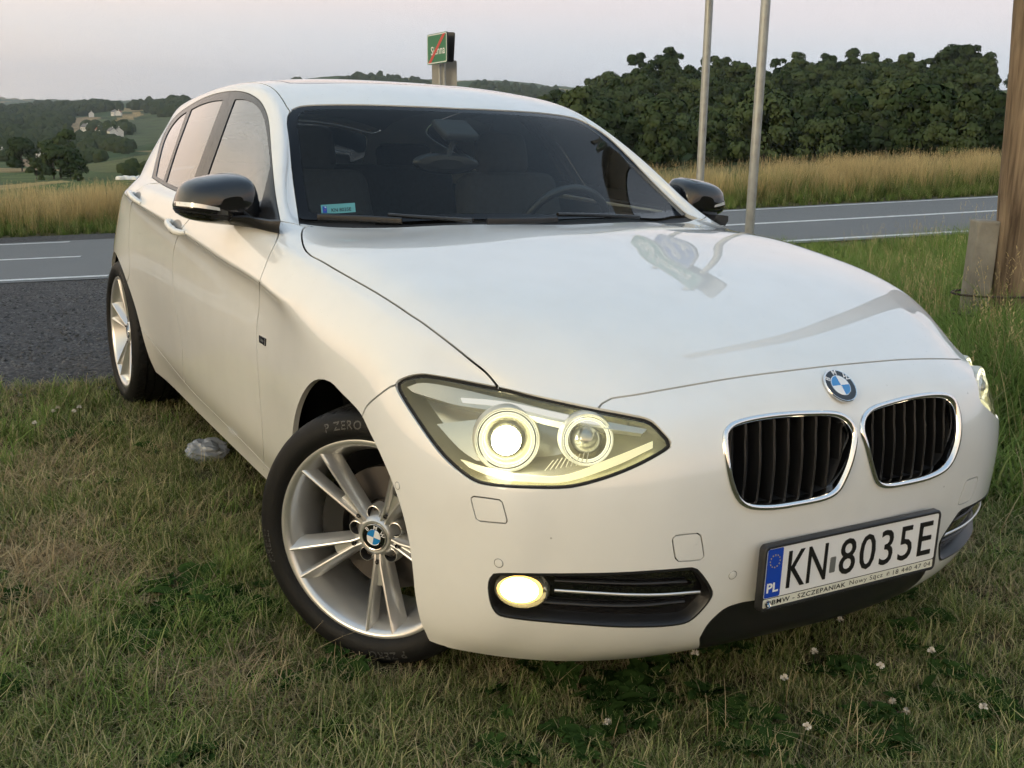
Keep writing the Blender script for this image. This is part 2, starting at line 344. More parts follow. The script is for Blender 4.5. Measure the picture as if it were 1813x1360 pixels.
class Cutter:
    G = .02
    def __init__(self):
        bm = bmesh.new(); bm.from_mesh(MASTER)
        bmesh.ops.bisect_plane(bm, geom=bm.verts[:]+bm.edges[:]+bm.faces[:], plane_co=(0,0,0), plane_no=(0,1,0), clear_outer=True)
        self.bm = bm
        self.sl = bm.edges.layers.int.new('seam'); self.tl = bm.edges.layers.int.new('tag')
        self.grid = {}
        for f in bm.faces: self.put(f)
        self.nl = 0
    def cell(self, p):
        g = self.G; return (int(p.x//g), int(p.y//g), int(p.z//g))
    def put(self, f):
        self.grid.setdefault(self.cell(f.calc_center_median()), set()).add(f)
    def near(self, p, r):
        a = self.cell(p-Vector((r, r, r))); b = self.cell(p+Vector((r, r, r))); out = []
        for i in range(a[0], b[0]+1):
            for j in range(a[1], b[1]+1):
                for k in range(a[2], b[2]+1):
                    s = self.grid.get((i, j, k))
                    if s:
                        bad = [f for f in s if not f.is_valid]
                        for f in bad: s.discard(f)
                        out.extend(s)
        return out
    def cut(self, P, closed=False):
        bm = self.bm; sl = self.sl; tl = self.tl; self.nl += 1
        P = [P[0]] + [b for a, b in zip(P[:-1], P[1:]) if (b-a).length > 4e-4]
        if closed:
            if (P[0]-P[-1]).length < 4e-4: P.pop()
            P = P + [P[0]]
        for i in range(len(P)-1):
            p, q = P[i], P[i+1]; t = q-p; L = t.length; t = t/L
            n = mnormal((p+q)/2); s = n.cross(t).normalized(); mid = (p+q)/2
            loc = list(set(self.near(mid, .5*L+.012)))
            if not loc: continue
            vs = set(); es = set()
            for f in loc: vs.update(f.verts); es.update(f.edges)
            D = {}
            for v in vs:
                x = (v.co-p).dot(s); D[v] = 0.0 if abs(x) < 2e-5 else x
            for e in es:
                va, vb = e.verts
                da, db = D[va], D[vb]
                if da*db < 0:
                    ne, nv = bmesh.utils.edge_split(e, va, da/(da-db)); D[nv] = 0.0
            for f in loc:
                z = [v for v in f.verts if D.get(v, 1) == 0.0]
                if len(z) != 2: continue
                e = bm.edges.get(z)
                if e is None:
                    try: nf, lp = bmesh.utils.face_split(f, z[0], z[1])
                    except ValueError: continue
                    self.put(nf); self.put(f); e = bm.edges.get(z)
                if e is not None: e[tl] = self.nl
        # keep as seams the cut edges that lie on the polyline
        S = []
        for i in range(len(P)-1):
            m = max(1, int((P[i+1]-P[i]).length/.002))
            for k in range(m): S.append((P[i].lerp(P[i+1], k/m), i))
        S.append((P[-1], len(P)-2))
        kd = KDTree(len(S))
        for k, (c, i) in enumerate(S): kd.insert(c, k)
        kd.balance()
        def dist(c):
            co, k, d = kd.find(c)
            if d > .02: return d
            best = 9; i0 = S[k][1]; n = mnormal(c)
            for i in (i0-1, i0, i0+1):
                if closed: i %= len(P)-1
                if not 0 <= i < len(P)-1: continue
                a, b = P[i], P[i+1]; t = b-a
                u = min(1, max(0, (c-a).dot(t)/t.length_squared)); d = c-(a+t*u); d = d - n*d.dot(n)
                best = min(best, d.length)
            return best
        memo = {}
        cnt = 0
        for e in bm.edges:
            if e[tl] == self.nl:
                ok = True
                for v in e.verts:
                    if v not in memo: memo[v] = dist(v.co)
                    if memo[v] > 4e-4: ok = False; break
                if ok and dist((e.verts[0].co+e.verts[1].co)/2) < 4e-4: e[sl] = 1; cnt += 1
        if DEBUG:
            pts = []
            for e in bm.edges:
                if e[sl]:
                    a, b = e.verts; m = max(1, int(e.calc_length()/.001))
                    pts += [a.co.lerp(b.co, k/m) for k in range(m+1)]
            k2 = KDTree(len(pts))
            for k, c in enumerate(pts): k2.insert(c, k)
            k2.balance()
            bad = [c for c, i in S if k2.find(c)[2] > .0015]
            if bad: print('line', self.nl, 'uncovered', len(bad), 'of', len(S), [tuple(round(x, 3) for x in c) for c in bad[:3]], [tuple(round(x, 3) for x in c) for c in bad[-2:]])
        return self
    def components(self):
        bm = self.bm; bm.faces.ensure_lookup_table(); sl = self.sl
        comp = {}; n = 0
        for f0 in bm.faces:
            if f0 in comp: continue
            st = [f0]; comp[f0] = n
            while st:
                f = st.pop()
                for e in f.edges:
                    if e[sl]: continue
                    for g in e.link_faces:
                        if g not in comp: comp[g] = n; st.append(g)
            n += 1
        # slivers caught between cut edges join the neighbour they share most border with
        for it in range(4):
            mem = {}
            for f, c in comp.items(): mem.setdefault(c, []).append(f)
            small = [c for c, fs in mem.items() if len(fs) < 25 and sum(f.calc_area() for f in fs) < 2.5e-4]
            if not small: break
            small.sort(key=lambda c: len(mem[c]))
            for c in small:
                w = {}
                for f in mem[c]:
                    for e in f.edges:
                        for g in e.link_faces:
                            if comp[g] != c: w[comp[g]] = w.get(comp[g], 0)+e.calc_length()*(1 if comp[g] in mem and len(mem[comp[g]]) >= 25 else .01)
                if w:
                    k = max(w, key=w.get)
                    for f in mem[c]: comp[f] = k
        self.comp = comp; self.n = len(set(comp.values()))
        self.kd = KDTree(len(bm.faces)); self.fl = list(bm.faces)
        for i, f in enumerate(self.fl): self.kd.insert(f.calc_center_median(), i)
        self.kd.balance()
        return n
    def at(self, p):
        co, i, d = self.kd.find(p); return self.comp[self.fl[i]]
def half_mesh(cut, ids, gap=.0018, flange=.012, both=True, offset=0.0):
    """copy the faces of the components ids; pull free borders in by gap, add inward flanges; mirror across y when both.
    returns (bmesh with loops' normals in a float layer)"""
    src = cut.bm; bm = bmesh.new(); vm = {}
    ids = set(ids)
    for f in cut.fl:
        if cut.comp[f] in ids:
            for v in f.verts:
                if v not in vm: vm[v] = bm.verts.new(v.co)
            try: bm.faces.new([vm[v] for v in f.verts])
            except ValueError: pass
    bm.normal_update()
    bmesh.ops.remove_doubles(bm, verts=bm.verts[:], dist=1e-5)
    finish_half(bm, gap, flange, offset)
    return bm
def finish_half(bm, gap, flange, offset=0.0):
    mid = lambda e: all(abs(v.co.y) < 1e-4 for v in e.verts)
    bnd = [e for e in bm.edges if e.is_boundary and not mid(e)]
    low = lambda e: False
    if gap is not None and len(LINES):
        bm.faces.ensure_lookup_table()
        fk = KDTree(len(bm.faces))
        for i, f in enumerate(bm.faces): fk.insert(f.calc_center_median(), i)
        fk.balance()
        bv = {v for e in bnd for v in e.verts}
        new = {}; D = max(.008, 3*gap); memo = {}
        for v in bm.verts:
            co, i, d = LKD.find(v.co)
            if d > D: continue
            p, t = LINES[i]; n = mnormal(v.co); s_ = n.cross(t).normalized()
            q = p + t*((v.co-p).dot(t))          # foot on the line
            if i not in memo:
                acc = 0.0
                for c, k, dd in fk.find_range(p, .018): acc += (c-p).dot(s_)*bm.faces[k].calc_area()
                memo[i] = acc
            acc = memo[i]
            if abs(acc) < 1e-9: continue
            sg = 1.0 if acc > 0 else -1.0
            d3 = v.co-q; h = d3.dot(n); x = max(0.0, d3.dot(s_)*sg)
            if v in bv and d < .0015: x = 0.0
            x = gap + x*(1-gap/D)
            nv = q + n*h + s_*(sg*x)
            if abs(v.co.y) < 1e-4: nv.y = v.co.y
            new[v] = nv
        for v, c in new.items(): v.co = c
    if offset:
        for v in bm.verts: v.co += mnormal(v.co)*offset
    bm.normal_update()
    if flange:
        fl = bm.faces.layers.int.get('fl') or bm.faces.layers.int.new('fl')
        bnd = [e for e in bm.edges if e.is_boundary and not mid(e)]
        ns = {v: mnormal(v.co) for e in bnd for v in e.verts}
        r = bmesh.ops.extrude_edge_only(bm, edges=bnd)
        nv = [g for g in r['geom'] if isinstance(g, bmesh.types.BMVert)]
        nf = [g for g in r['geom'] if isinstance(g, bmesh.types.BMFace)]
        for f in nf: f[fl] = 1
        for v in nv:
            n = mnormal(v.co)
            dv = n*flange
            if abs(v.co.y) < 1e-4: dv.y = 0
            v.co -= dv
    return bm
def to_object(name, bm, mats, parent=None, side=0, smooth_master=True):
    """side 0: weld a mirrored copy (one panel across the centre); -1 right side as is; +1 mirrored to the left"""
    fl = bm.faces.layers.int.get('fl') or bm.faces.layers.int.new('fl')
    if side == 0:
        g = bmesh.ops.duplicate(bm, geom=bm.verts[:]+bm.edges[:]+bm.faces[:])['geom']
        nv = [x for x in g if isinstance(x, bmesh.types.BMVert)]; nf = [x for x in g if isinstance(x, bmesh.types.BMFace)]
        for v in nv: v.co.y = -v.co.y
        bmesh.ops.reverse_faces(bm, faces=nf)
        bmesh.ops.remove_doubles(bm, verts=[v for v in bm.verts if abs(v.co.y) < 2e-4], dist=4e-4)
    elif side == 1:
        for v in bm.verts: v.co.y = -v.co.y
        bmesh.ops.reverse_faces(bm, faces=bm.faces[:])
    bm.normal_update(); bm.faces.ensure_lookup_table()
    me = bpy.data.meshes.new(name)
    flg = [f[fl] for f in bm.faces]
    for f in bm.faces: f.smooth = True
    bm.to_mesh(me); bm.free()
    for m in (mats if isinstance(mats, (list, tuple)) else [mats]): me.materials.append(m)
    if smooth_master:
        vn = {}
        ln = [None]*len(me.loops)
        for p, isf in zip(me.polygons, flg):
            for li in p.loop_indices:
                vi = me.loops[li].vertex_index
                if isf: ln[li] = tuple(p.normal)
                else:
                    if vi not in vn:
                        c = me.vertices[vi].co
                        n = mnormal(Vector((c.x, c.y, c.z))); vn[vi] = tuple(n)
                    ln[li] = vn[vi]
        me.normals_split_custom_set(ln)
    ob = bpy.data.objects.new(name, me); COL.objects.link(ob)
    if parent is not None: ob.parent = parent
    return ob
LINES = []                                      # every cut line, sampled: (point, tangent)
def register(P, closed):
    Q = P + [P[0]] if closed else P
    for a, b in zip(Q[:-1], Q[1:]):
        L = (b-a).length
        if L < 1e-6: continue
        t = (b-a)/L; m = max(1, int(L/.0015))
        for k in range(m): LINES.append((a.lerp(b, k/m), t))
def line_tree():
    kd = KDTree(len(LINES))
    for i, (p, t) in enumerate(LINES): kd.insert(p, i)
    kd.balance(); return kd
def in_poly(x, y, poly):
    c = False; n = len(poly); j = n-1
    for i in range(n):
        xi, yi = poly[i]; xj, yj = poly[j]
        if (yi > y) != (yj > y) and x < (xj-xi)*(y-yi)/(yj-yi)+xi: c = not c
        j = i
    return c
# ------------------------------------------------------------------ feature lines of the car (photo pixels traced on its right half)
HL = [(701.6,678.6),(720,667.8),(745,663),(772.7,666),(819,674),(881,686),(942.5,700),(1004,712.6),(1058.4,723.4),(1112.4,734),(1149.5,743.5),(1171,763.5),(1187,783),(1186,791),(1168,803.7),(1128,825),(1081.5,844),(1035,857.8),(998,864),(942.5,864),(896,861.8),(859,857.8),(834.4,850),(803.5,827),(772.7,794.4),(735.6,742),(707.8,698.7)]
HOODGAP = [(551,400.5),(541,402),(536,406),(534,415),(536,431.8),(541.8,444.7),(550,452.5),(571,463.5),(594.7,477.6),(630,497.6),(665,517.6),(700.6,540),(726.5,557.6),(750,573),(795,607),(836,640),(862,661.6),(884,688)]
HOODFRONT = [(1056,726),(1066,714.5),(1081.5,706),(1128,698.7),(1200,686),(1301.5,669),(1403,655.8),(1504.5,644),(1606,635.5)]
HOODREAR = [(-.70,-.742),(-.715,-.715),(-.66,-.62),(-.565,-.45),(-.485,-.2),(-.455,0),(-.47,.1)]
WSB = [(-.775,-.718),(-.755,-.70),(-.70,-.60),(-.615,-.45),(-.535,-.2),(-.505,0),(-.505,.1)]
BUMPSEAM = [(704,683),(691,685),(652,716),(641,737),(630,745)]
DLO = [(495.8,394),(486.7,342.7),(480.7,282),(476,221),(470,197),(459.4,178.9),(441,166.7),(423,162.2),(404.8,162.2),(380.5,166.7),(356,175.8),(332,189.5),(313.8,203),(298.6,221),(286.5,245.6),(277.4,279),(269,314),(289.5,327.5),(315.3,339.7),(370,360),(430,379),(478,394)]
DOORF = [(494,392),(493,414),(488,430),(478,450),(468,476),(460,500),(459,540),(455,580),(454.5,620),(457,660),(460,700),(466,790),(467,830)]
DOORB = [(372,352),(356,365),(338,385),(322,405),(311,430),(306,459),(306,494),(308,529),(314,562),(321,600),(324,645),(327,680)]
DOORR = [(294,316),(281,324),(264,326),(249,333),(239,345),(232,365),(229,392),(228,430),(229,470),(228,490),(222,505)]
SILL = [(518,876),(500,855),(487,842),(440,792),(390,742),(340,692),(293,635),(254,586),(240,566),(232,552)]
PILLARSEAM = [(494,391.5),(514.7,395),(531,399),(548,401)]
WS = [(531.5,401),(519.7,318.6),(513,252),(509,217),(513,199.4),(524,190.6),(550.6,186),(634.5,185),(744.8,188.4),(800,191),(830,193)]
DITCH1 = [(521,196),(518.6,192.5),(508,166.7),(492.8,150),(471.6,142.5)]
DITCH2 = [(533,191),(530.7,188),(520,166.7),(502,148.5),(477.6,142.5)]
GLASS_F = [(415,176),(432,176),(449,183.5),(461,197),(468.5,218),(473,246),(477,282),(477.6,294),(470,327),(461,362),(455,379),(410,366),(355,348),(367,309),(385,258),(400,216)]
GLASS_R = [(394,177),(375,179),(355,185),(338,193.5),(326,225),(312,263),(301,297),(293.5,322),(318,333),(335,340),(344,312),(360,268),(377,222)]
GLASS_Q = [(330,197.5),(316,208),(302,225),(290.5,248),(282,278),(275.5,311),(289,318.5),(300,285),(312,250),(322,220)]
BSEAM = [(405,160),(404.8,174),(380,240),(356,309),(343,350)]
FOG = [(866,1049.6),(866,1031),(872.5,1020),(885,1016.5),(974.4,1017),(1082.5,1015.6),(1175,1010.3),(1224.6,1006.3),(1234,1009.4),(1246,1023),(1257,1040),(1261,1052.7),(1254,1066.6),(1237,1086.6),(1218.5,1101.5),(1197,1106.7),(1160,1110),(1098,1110.4),(1036,1106.7),(974.4,1102),(928,1097.5),(888,1091),(877,1083.6),(869.4,1068)]
KID = [(1281,776),(1284.6,760.7),(1298,748.9),(1335,738.7),(1386,732),(1437,729.6),(1470.6,730),(1491,735),(1506,747),(1514.6,765.8),(1513,789.4),(1506,820),(1494,850),(1481,870.6),(1457,884),(1410,894),(1369,900),(1335,900),(1315,894),(1301.5,879),(1291,850),(1284.6,813)]
WASH = [(834.5,883),(838,880),(884,886),(888,889),(897,922),(895,926),(850,922),(844,919)]
TOW = [(1191.5,955),(1196,949.5),(1235,945.5),(1240,949),(1245.6,986),(1241,990.5),(1202,993.5),(1197,989)]
LIP = [(1240,1130),(1252.4,1108),(1268,1091),(1286.4,1077),(1314,1068),(1340,1064),(1420,1048),(1500,1030),(1580,1012)]
def circle_px(c, r, ry=None, n=14):
    return [(c[0]+r*math.cos(2*math.pi*k/n), c[1]+(ry or r)*math.sin(2*math.pi*k/n)) for k in range(n)]
cutter = Cutter()
L_HL = curve_px(HL, True, sharp=(), step=7)
L_KID = curve_px(KID, True, step=6)
L_FOG = curve_px(FOG, True, step=6)
L_DLO = curve_px(DLO, True, sharp=(0, 16), step=5)
L_WS = curve_px(WS, step=7)
_l = curve_px(LIP, step=7)[1:]; _b = hit_dir((3,-.318,.225),(-1,0,0)); L_LIP = [_b+(_b-_l[0])*2.2, _b] + _l
cuts = [(L_HL,1),(L_KID,1),(L_FOG,1),(L_DLO,1),(L_WS,0),(L_LIP,0),
 (curve_px(HOODGAP, step=7),0),(curve_px(HOODFRONT, step=9),0),(curve_ax(HOODREAR,'xy'),0),(curve_ax(WSB,'xy'),0),
 (curve_px(BUMPSEAM, step=6),0),(curve_px(DOORF, step=7),0),(curve_px(DOORB, step=4),0),(curve_px(DOORR, step=3),0),(curve_px(SILL, step=6),0),
 (curve_px(PILLARSEAM, step=5),0),(curve_px(GLASS_F,True,sharp=(0,7,10,12),step=5),1),(curve_px(GLASS_R,True,sharp=(0,3,7,9),step=4),1),(curve_px(GLASS_Q,True,sharp=(0,5,6),step=3),1),(curve_px(BSEAM,step=4),0),
 (curve_px(WASH, True, sharp=(), step=4),1),(curve_px(TOW, True, step=4),1)]
# wheel arches, seen from the side
def arch(cx, cz, r, a0, a1, tail0, tail1, n=40):
    pts = [tail0] + [(cx+r*math.cos(a), cz+r*math.sin(a)) for a in np.linspace(a0, a1, n)] + [tail1]
    return curve_ax([p for p in pts], 'xz', step=.02)
ARCHPX = [(497,955),(503,905),(509,850),(516,790),(522,740),(533,705),(548,682),(564,673),(585,678),(605,698),(625,718),(640,737),(655,768),(671,801),(690,845),(704,883),(716,925),(724,965),(730,1010),(734,1052),(743,1097),(757,1130),(768,1165)]
ARCH_F = curve_px(ARCHPX, step=8)
ARCH_R = arch(-2.69, .315, .353, R(-8), R(190), (-2.33,.12), (-3.10,.12))
cuts += [(ARCH_F, 0), (ARCH_R, 0)]
# roof: ditch, sunroof, windscreen sides continued to the back in plan
DITCH = [(-1.17,-.575),(-1.245,-.577),(-1.30,-.572),(-1.5,-.553),(-1.8,-.545),(-2.2,-.54),(-2.6,-.53),(-2.90,-.515),(-3.02,-.50),(-3.06,-.40),(-3.08,0),(-3.08,.1)]
SUNROOF = [(-1.46,.1),(-1.46,0),(-1.47,-.25),(-1.49,-.40),(-1.53,-.455),(-1.6,-.47),(-2.3,-.462),(-2.42,-.45),(-2.46,-.40),(-2.47,0),(-2.47,.1)]
cuts += [(curve_ax(DITCH,'xy',step=.02),0),(curve_ax(SUNROOF,'xy',sharp=(0,10),step=.02),0)]
# rear hatch, rear lamp, rear bumper (back of the car, simple)
RWIN = [(-3.10,.1),(-3.10,0),(-3.095,-.25),(-3.08,-.42),(-3.09,-.47),(-3.2,-.50),(-3.31,-.48),(-3.37,-.40),(-3.40,0),(-3.40,.1)]
cuts += [(curve_ax(RWIN,'xy',step=.02),0)]
for P, cl in cuts:
    if len(P) > 1: cutter.cut(P, bool(cl)); register(P, bool(cl))
LKD = line_tree()
NC = cutter.components()
# ------------------------------------------------------------------ car: panels as objects
def tag(o, label=None, cat=None, group=None, kind=None):
    if label: o['label'] = label
    if cat: o['category'] = cat
    if group: o['group'] = group
    if kind: o['kind'] = kind
    return o
def empty(name, loc=(0,0,0), parent=None):
    o = bpy.data.objects.new(name, None); COL.objects.link(o); o.location = loc; o.empty_display_size = .2
    if parent is not None: o.parent = parent
    return o
CAR = tag(empty('car'), 'white five-door hatchback with lit headlights parked on the grass', 'car')
_lp = [(p.y, p.z) for p in L_LIP if p.y <= .002] + [(.0, -.2), (-.34, -.2)]
_bid = cutter.at(Vector((.60,-.62,.52)))
for f in cutter.fl:
    if cutter.comp[f] == _bid:
        c = f.calc_center_median()
        if c.x > .45 and in_poly(c.y, c.z, _lp): cutter.comp[f] = -5
SEED = dict(hood=(.05,-.4,.95), bumper=(.60,-.62,.52), fender=(-.25,-.84,.80), fdoor=(-1.1,-.86,.7), rdoor=(-1.95,-.86,.72), sill=(-1.5,-.81,.25),
  shell=(-3.3,-.5,.8), roof=(-1.36,-.3,1.37), sunroof=(-2.0,-.2,1.41), ws=(-.9,-.3,1.17), cowl=(-.585,-.4,1.0), head=(.56,-.62,.70), kid=(.735,-.17,.65), fog=(.64,-.55,.38),
  wash=(.5,-.765,.55), tow=(.715,-.42,.485), gf=(-1.35,-.71,1.16), gr=(-1.95,-.70,1.17), gq=(-2.30,-.71,1.13), rwin=(-3.25,-.2,1.12), archf=(0,-.86,.4), archr=(-2.69,-.85,.4))
ID = {k: cutter.at(Vector(v)) for k, v in SEED.items()}
ID['lip'] = -5
big = {}
for f in cutter.fl: big.setdefault(cutter.comp[f], []).append(f)
used = set(ID.values())
trim_ids = []
shell_ids = [ID['shell']]
dlo2 = [(p.x, p.z) for p in L_DLO]
for c, fs in big.items():
    if c in used: continue
    ctr = Vector((0,0,0))
    for f in fs: ctr += f.calc_center_median()
    ctr /= len(fs)
    near = [f for f in fs]
    if -2.6 < ctr.x < -.6 and in_poly(ctr.x, ctr.z, dlo2) and abs(ctr.y) > .55: trim_ids.append(c)
    elif len(fs) > 0: shell_ids.append(c)
def panel(name, key, m, sides, gap=.0024, flange=.014, offset=0.0, parent=None):
    ids = key if isinstance(key, list) else [ID[key]]
    out = []
    for s in sides:
        bm = half_mesh(cutter, ids, gap, flange, offset=offset)
        out.append(to_object(name, bm, m, parent or CAR, s))
    return out
panel('hood', 'hood', M['paint'], [0])
panel('front_bumper', 'bumper', M['paint'], [0])
panel('front_lip', 'lip', M['black_satin'], [0], gap=.0005, flange=.02)
panel('fender', 'fender', M['paint'], [-1, 1]); panel('front_door', 'fdoor', M['paint'], [-1, 1]); panel('rear_door', 'rdoor', M['paint'], [-1, 1])
panel('sill', 'sill', M['paint'], [-1, 1]); panel('body_shell', shell_ids, M['paint'], [0]); panel('roof', 'roof', M['paint'], [0])
panel('sunroof', 'sunroof', M['sunroof'], [0], gap=.004)
panel('cowl', 'cowl', M['black_matte'], [0], offset=-.012)
panel('washer_cover', 'wash', M['paint'], [-1, 1], gap=.0006); panel('tow_cover', 'tow', M['paint'], [-1, 1], gap=.0006)
for c in trim_ids: panel('window_trim', [c], M['trim'], [-1, 1], gap=.0005, flange=.006, offset=-.001)
panel('window_glass', 'gf', M['side_glass'], [-1, 1], gap=0, flange=0, offset=-.004)
panel('window_glass', 'gr', M['side_glass'], [-1, 1], gap=0, flange=0, offset=-.004)
panel('window_glass', 'gq', M['side_glass'], [-1, 1], gap=0, flange=0, offset=-.004)
panel('rear_window', 'rwin', M['rear_glass'], [0], gap=0, flange=0, offset=-.003)
WIND = panel('windscreen', 'ws', M['windscreen'], [0], gap=.001, flange=.004, offset=-.003)[0]
# ------------------------------------------------------------------ small mesh kit
def obj(name, verts, faces, m, parent=None, smooth=True, mats=None, midx=None, bevel=0.0, angle=None):
    me = bpy.data.meshes.new(name); me.from_pydata([tuple(v) for v in verts], [], faces); me.update()
    for x in (mats or [m]): me.materials.append(x)
    if midx is not None: me.polygons.foreach_set('material_index', midx)
    if smooth: me.polygons.foreach_set('use_smooth', [True]*len(me.polygons))
    if angle is not None and smooth: me.set_sharp_from_angle(angle=R(angle))
    o = bpy.data.objects.new(name, me); COL.objects.link(o)
    if parent is not None: o.parent = parent
    if bevel:
        b = o.modifiers.new('b', 'BEVEL'); b.width = bevel; b.segments = 2; b.limit_method = 'ANGLE'; b.angle_limit = R(35)
    return o
class MB:
    def __init__(s): s.v = []; s.f = []; s.mi = []
    def grid(s, rows, closed_u=False, closed_v=False, mi=0):
        n0 = len(s.v); R_ = len(rows); C_ = len(rows[0])
        for r in rows: s.v += [tuple(p) for p in r]
        for i in range(R_ if closed_v else R_-1):
            for j in range(C_ if closed_u else C_-1):
                a = n0+i*C_+j; b = n0+i*C_+(j+1) % C_; c = n0+((i+1) % R_)*C_+(j+1) % C_; d = n0+((i+1) % R_)*C_+j
                s.f.append((a, b, c, d)); s.mi.append(mi)
        return n0
    def fan(s, pts, mi=0, flip=False):
        n0 = len(s.v); s.v += [tuple(p) for p in pts]; f = tuple(range(n0, n0+len(pts)))
        s.f.append(f[::-1] if flip else f); s.mi.append(mi)
    def box(s, c, d, M3=None, mi=0):
        n0 = len(s.v); hx, hy, hz = d[0]/2, d[1]/2, d[2]/2
        for x, y, z in [(-1,-1,-1),(1,-1,-1),(1,1,-1),(-1,1,-1),(-1,-1,1),(1,-1,1),(1,1,1),(-1,1,1)]:
            p = Vector((x*hx, y*hy, z*hz))
            if M3 is not None: p = M3 @ p
            s.v.append(tuple(p+Vector(c)))
        for f in [(0,3,2,1),(4,5,6,7),(0,1,5,4),(1,2,6,5),(2,3,7,6),(3,0,4,7)]: s.f.append(tuple(n0+i for i in f)); s.mi.append(mi)
    def tube(s, P, r, n=8, closed=False, mi=0, up=None, ry=None, cap=True):
        """sweep an ellipse (r across, ry along up) along P"""
        P = [Vector(p) for p in P]; rows = []; N = len(P)
        for i, p in enumerate(P):
            a = P[i-1] if (closed or i) else p; b = P[(i+1) % N] if (closed or i < N-1) else p
            t = (b-a).normalized(); u = (up[i] if isinstance(up, list) else up) if up is not None else Vector((0,0,1))
            u = Vector(u); u = (u-t*u.dot(t))
            if u.length < 1e-5: u = t.orthogonal()
            u.normalize(); w = t.cross(u)
            rr_ = r[i] if isinstance(r, (list, tuple, np.ndarray)) else r
            r2 = ry if ry is not None else rr_
            rows.append([p+w*(math.cos(2*math.pi*k/n)*rr_)+u*(math.sin(2*math.pi*k/n)*r2) for k in range(n)])
        s.grid(rows, closed_u=True, closed_v=closed, mi=mi)
        if cap and not closed: s.fan(rows[0], mi, True); s.fan(rows[-1], mi)
    def lathe(s, prof, n=64, axis='y', mi=0, c=(0,0,0), closed=False):
        """prof: (radius, along-axis) pairs"""
        rows = []
        for k in range(n):
            a = 2*math.pi*k/n; row = []
            for r, h in prof:
                x, z = r*math.cos(a), r*math.sin(a)
                p = (x, h, z) if axis == 'y' else ((x, z, h) if axis == 'z' else (h, x, z))
                row.append((p[0]+c[0], p[1]+c[1], p[2]+c[2]))
            rows.append(row)
        s.grid(rows, closed_v=True, closed_u=closed, mi=mi)
    def xf(s, Mx):
        s.v = [tuple(Mx @ Vector(p)) for p in s.v]; return s
    def out(s, name, m, parent=None, smooth=True, angle=40, bevel=0.0, mats=None):
        return obj(name, s.v, s.f, m, parent, smooth, mats, s.mi if mats else None, bevel, angle)
def recalc(o):
    bm = bmesh.new(); bm.from_mesh(o.data); bmesh.ops.recalc_face_normals(bm, faces=bm.faces[:]); bm.to_mesh(o.data); bm.free(); return o
def text_geo(txt, size, align='CENTER', depth=0.0, squeeze=1.0, bold=0.0, spacing=1.0):
    cu = bpy.data.curves.new('t', 'FONT'); cu.body = txt; cu.size = size; cu.align_x = align; cu.align_y = 'CENTER'; cu.extrude = depth; cu.offset = bold; cu.space_character = spacing
    cu.resolution_u = 3
    o = bpy.data.objects.new('t', cu); COL.objects.link(o)
    dg = bpy.context.evaluated_depsgraph_get(); me = bpy.data.meshes.new_from_object(o.evaluated_get(dg))
    V = [(v.co.x*squeeze, v.co.y, v.co.z) for v in me.vertices]; F = [tuple(p.vertices) for p in me.polygons]
    bpy.data.objects.remove(o); bpy.data.meshes.remove(me)
    return V, F
def basis(o, x, y):
    """matrix placing local x, y, z=x*y at o"""
    x = Vector(x).normalized(); y = Vector(y); y = (y-x*y.dot(x)).normalized(); z = x.cross(y)
    return Matrix(((x.x,y.x,z.x,o[0]),(x.y,y.y,z.y,o[1]),(x.z,y.z,z.z,o[2]),(0,0,0,1)))
def mirror_obj(o, name=None, parent=None):
    """copy of o with its geometry reflected to the other side of the car"""
    me = o.data.copy()
    bm = bmesh.new(); bm.from_mesh(me)
    for v in bm.verts: v.co.y = -v.co.y
    bmesh.ops.reverse_faces(bm, faces=bm.faces[:]); bm.to_mesh(me); bm.free()
    c = o.copy(); c.data = me; COL.objects.link(c); c.parent = parent or o.parent
    return c
def surf(px, py, depth=0.0):
    h = hit_px(px, py); n = mnormal(h); return h-n*depth, n

# ------------------------------------------------------------------ wheels (axis along -y = outward)
def roundel(parent, r, name='emblem'):
    """round emblem in the xz plane facing -y, parts made as one mesh with several materials"""
    mb = MB()
    mb.lathe([(r, .002), (r, -.001), (r*.97, -.003), (r*.93, -.0025)], 40, mi=0)                        # chrome edge
    mb.lathe([(r*.93, -.0025), (r*.62, -.0028)], 40, mi=1)                                              # black ring
    mb.lathe([(r*.62, -.0028), (r*.60, -.0034), (r*.575, -.003)], 40, mi=0)
    n = 8
    for q in range(4):
        pts = [(0, -.0035, 0)] + [(r*.575*math.cos(math.pi/2*(q+k/n)), -.003, r*.575*math.sin(math.pi/2*(q+k/n))) for k in range(n+1)]
        mb.fan(pts, mi=3 if q in (1, 3) else 2)
    # letters B M W on the ring (photo: readable clockwise across the top)
    for ch, a in (('B', 145), ('M', 90), ('W', 35)):
        V, F = text_geo(ch, r*.42, bold=r*.006)
        n0 = len(mb.v); ca = R(a)
        for x, y, z in V:
            rr_ = r*.775+y; ang = ca - x/(r*.775)
            mb.v.append((rr_*math.cos(ang), -.0032, rr_*math.sin(ang)))
        for f in F: mb.f.append(tuple(n0+i for i in f)); mb.mi.append(2)
    return mb.out(name, None, parent, mats=[M['chrome'], M['black_gloss'], M['emblem_white'], M['emblem_blue']], angle=30)
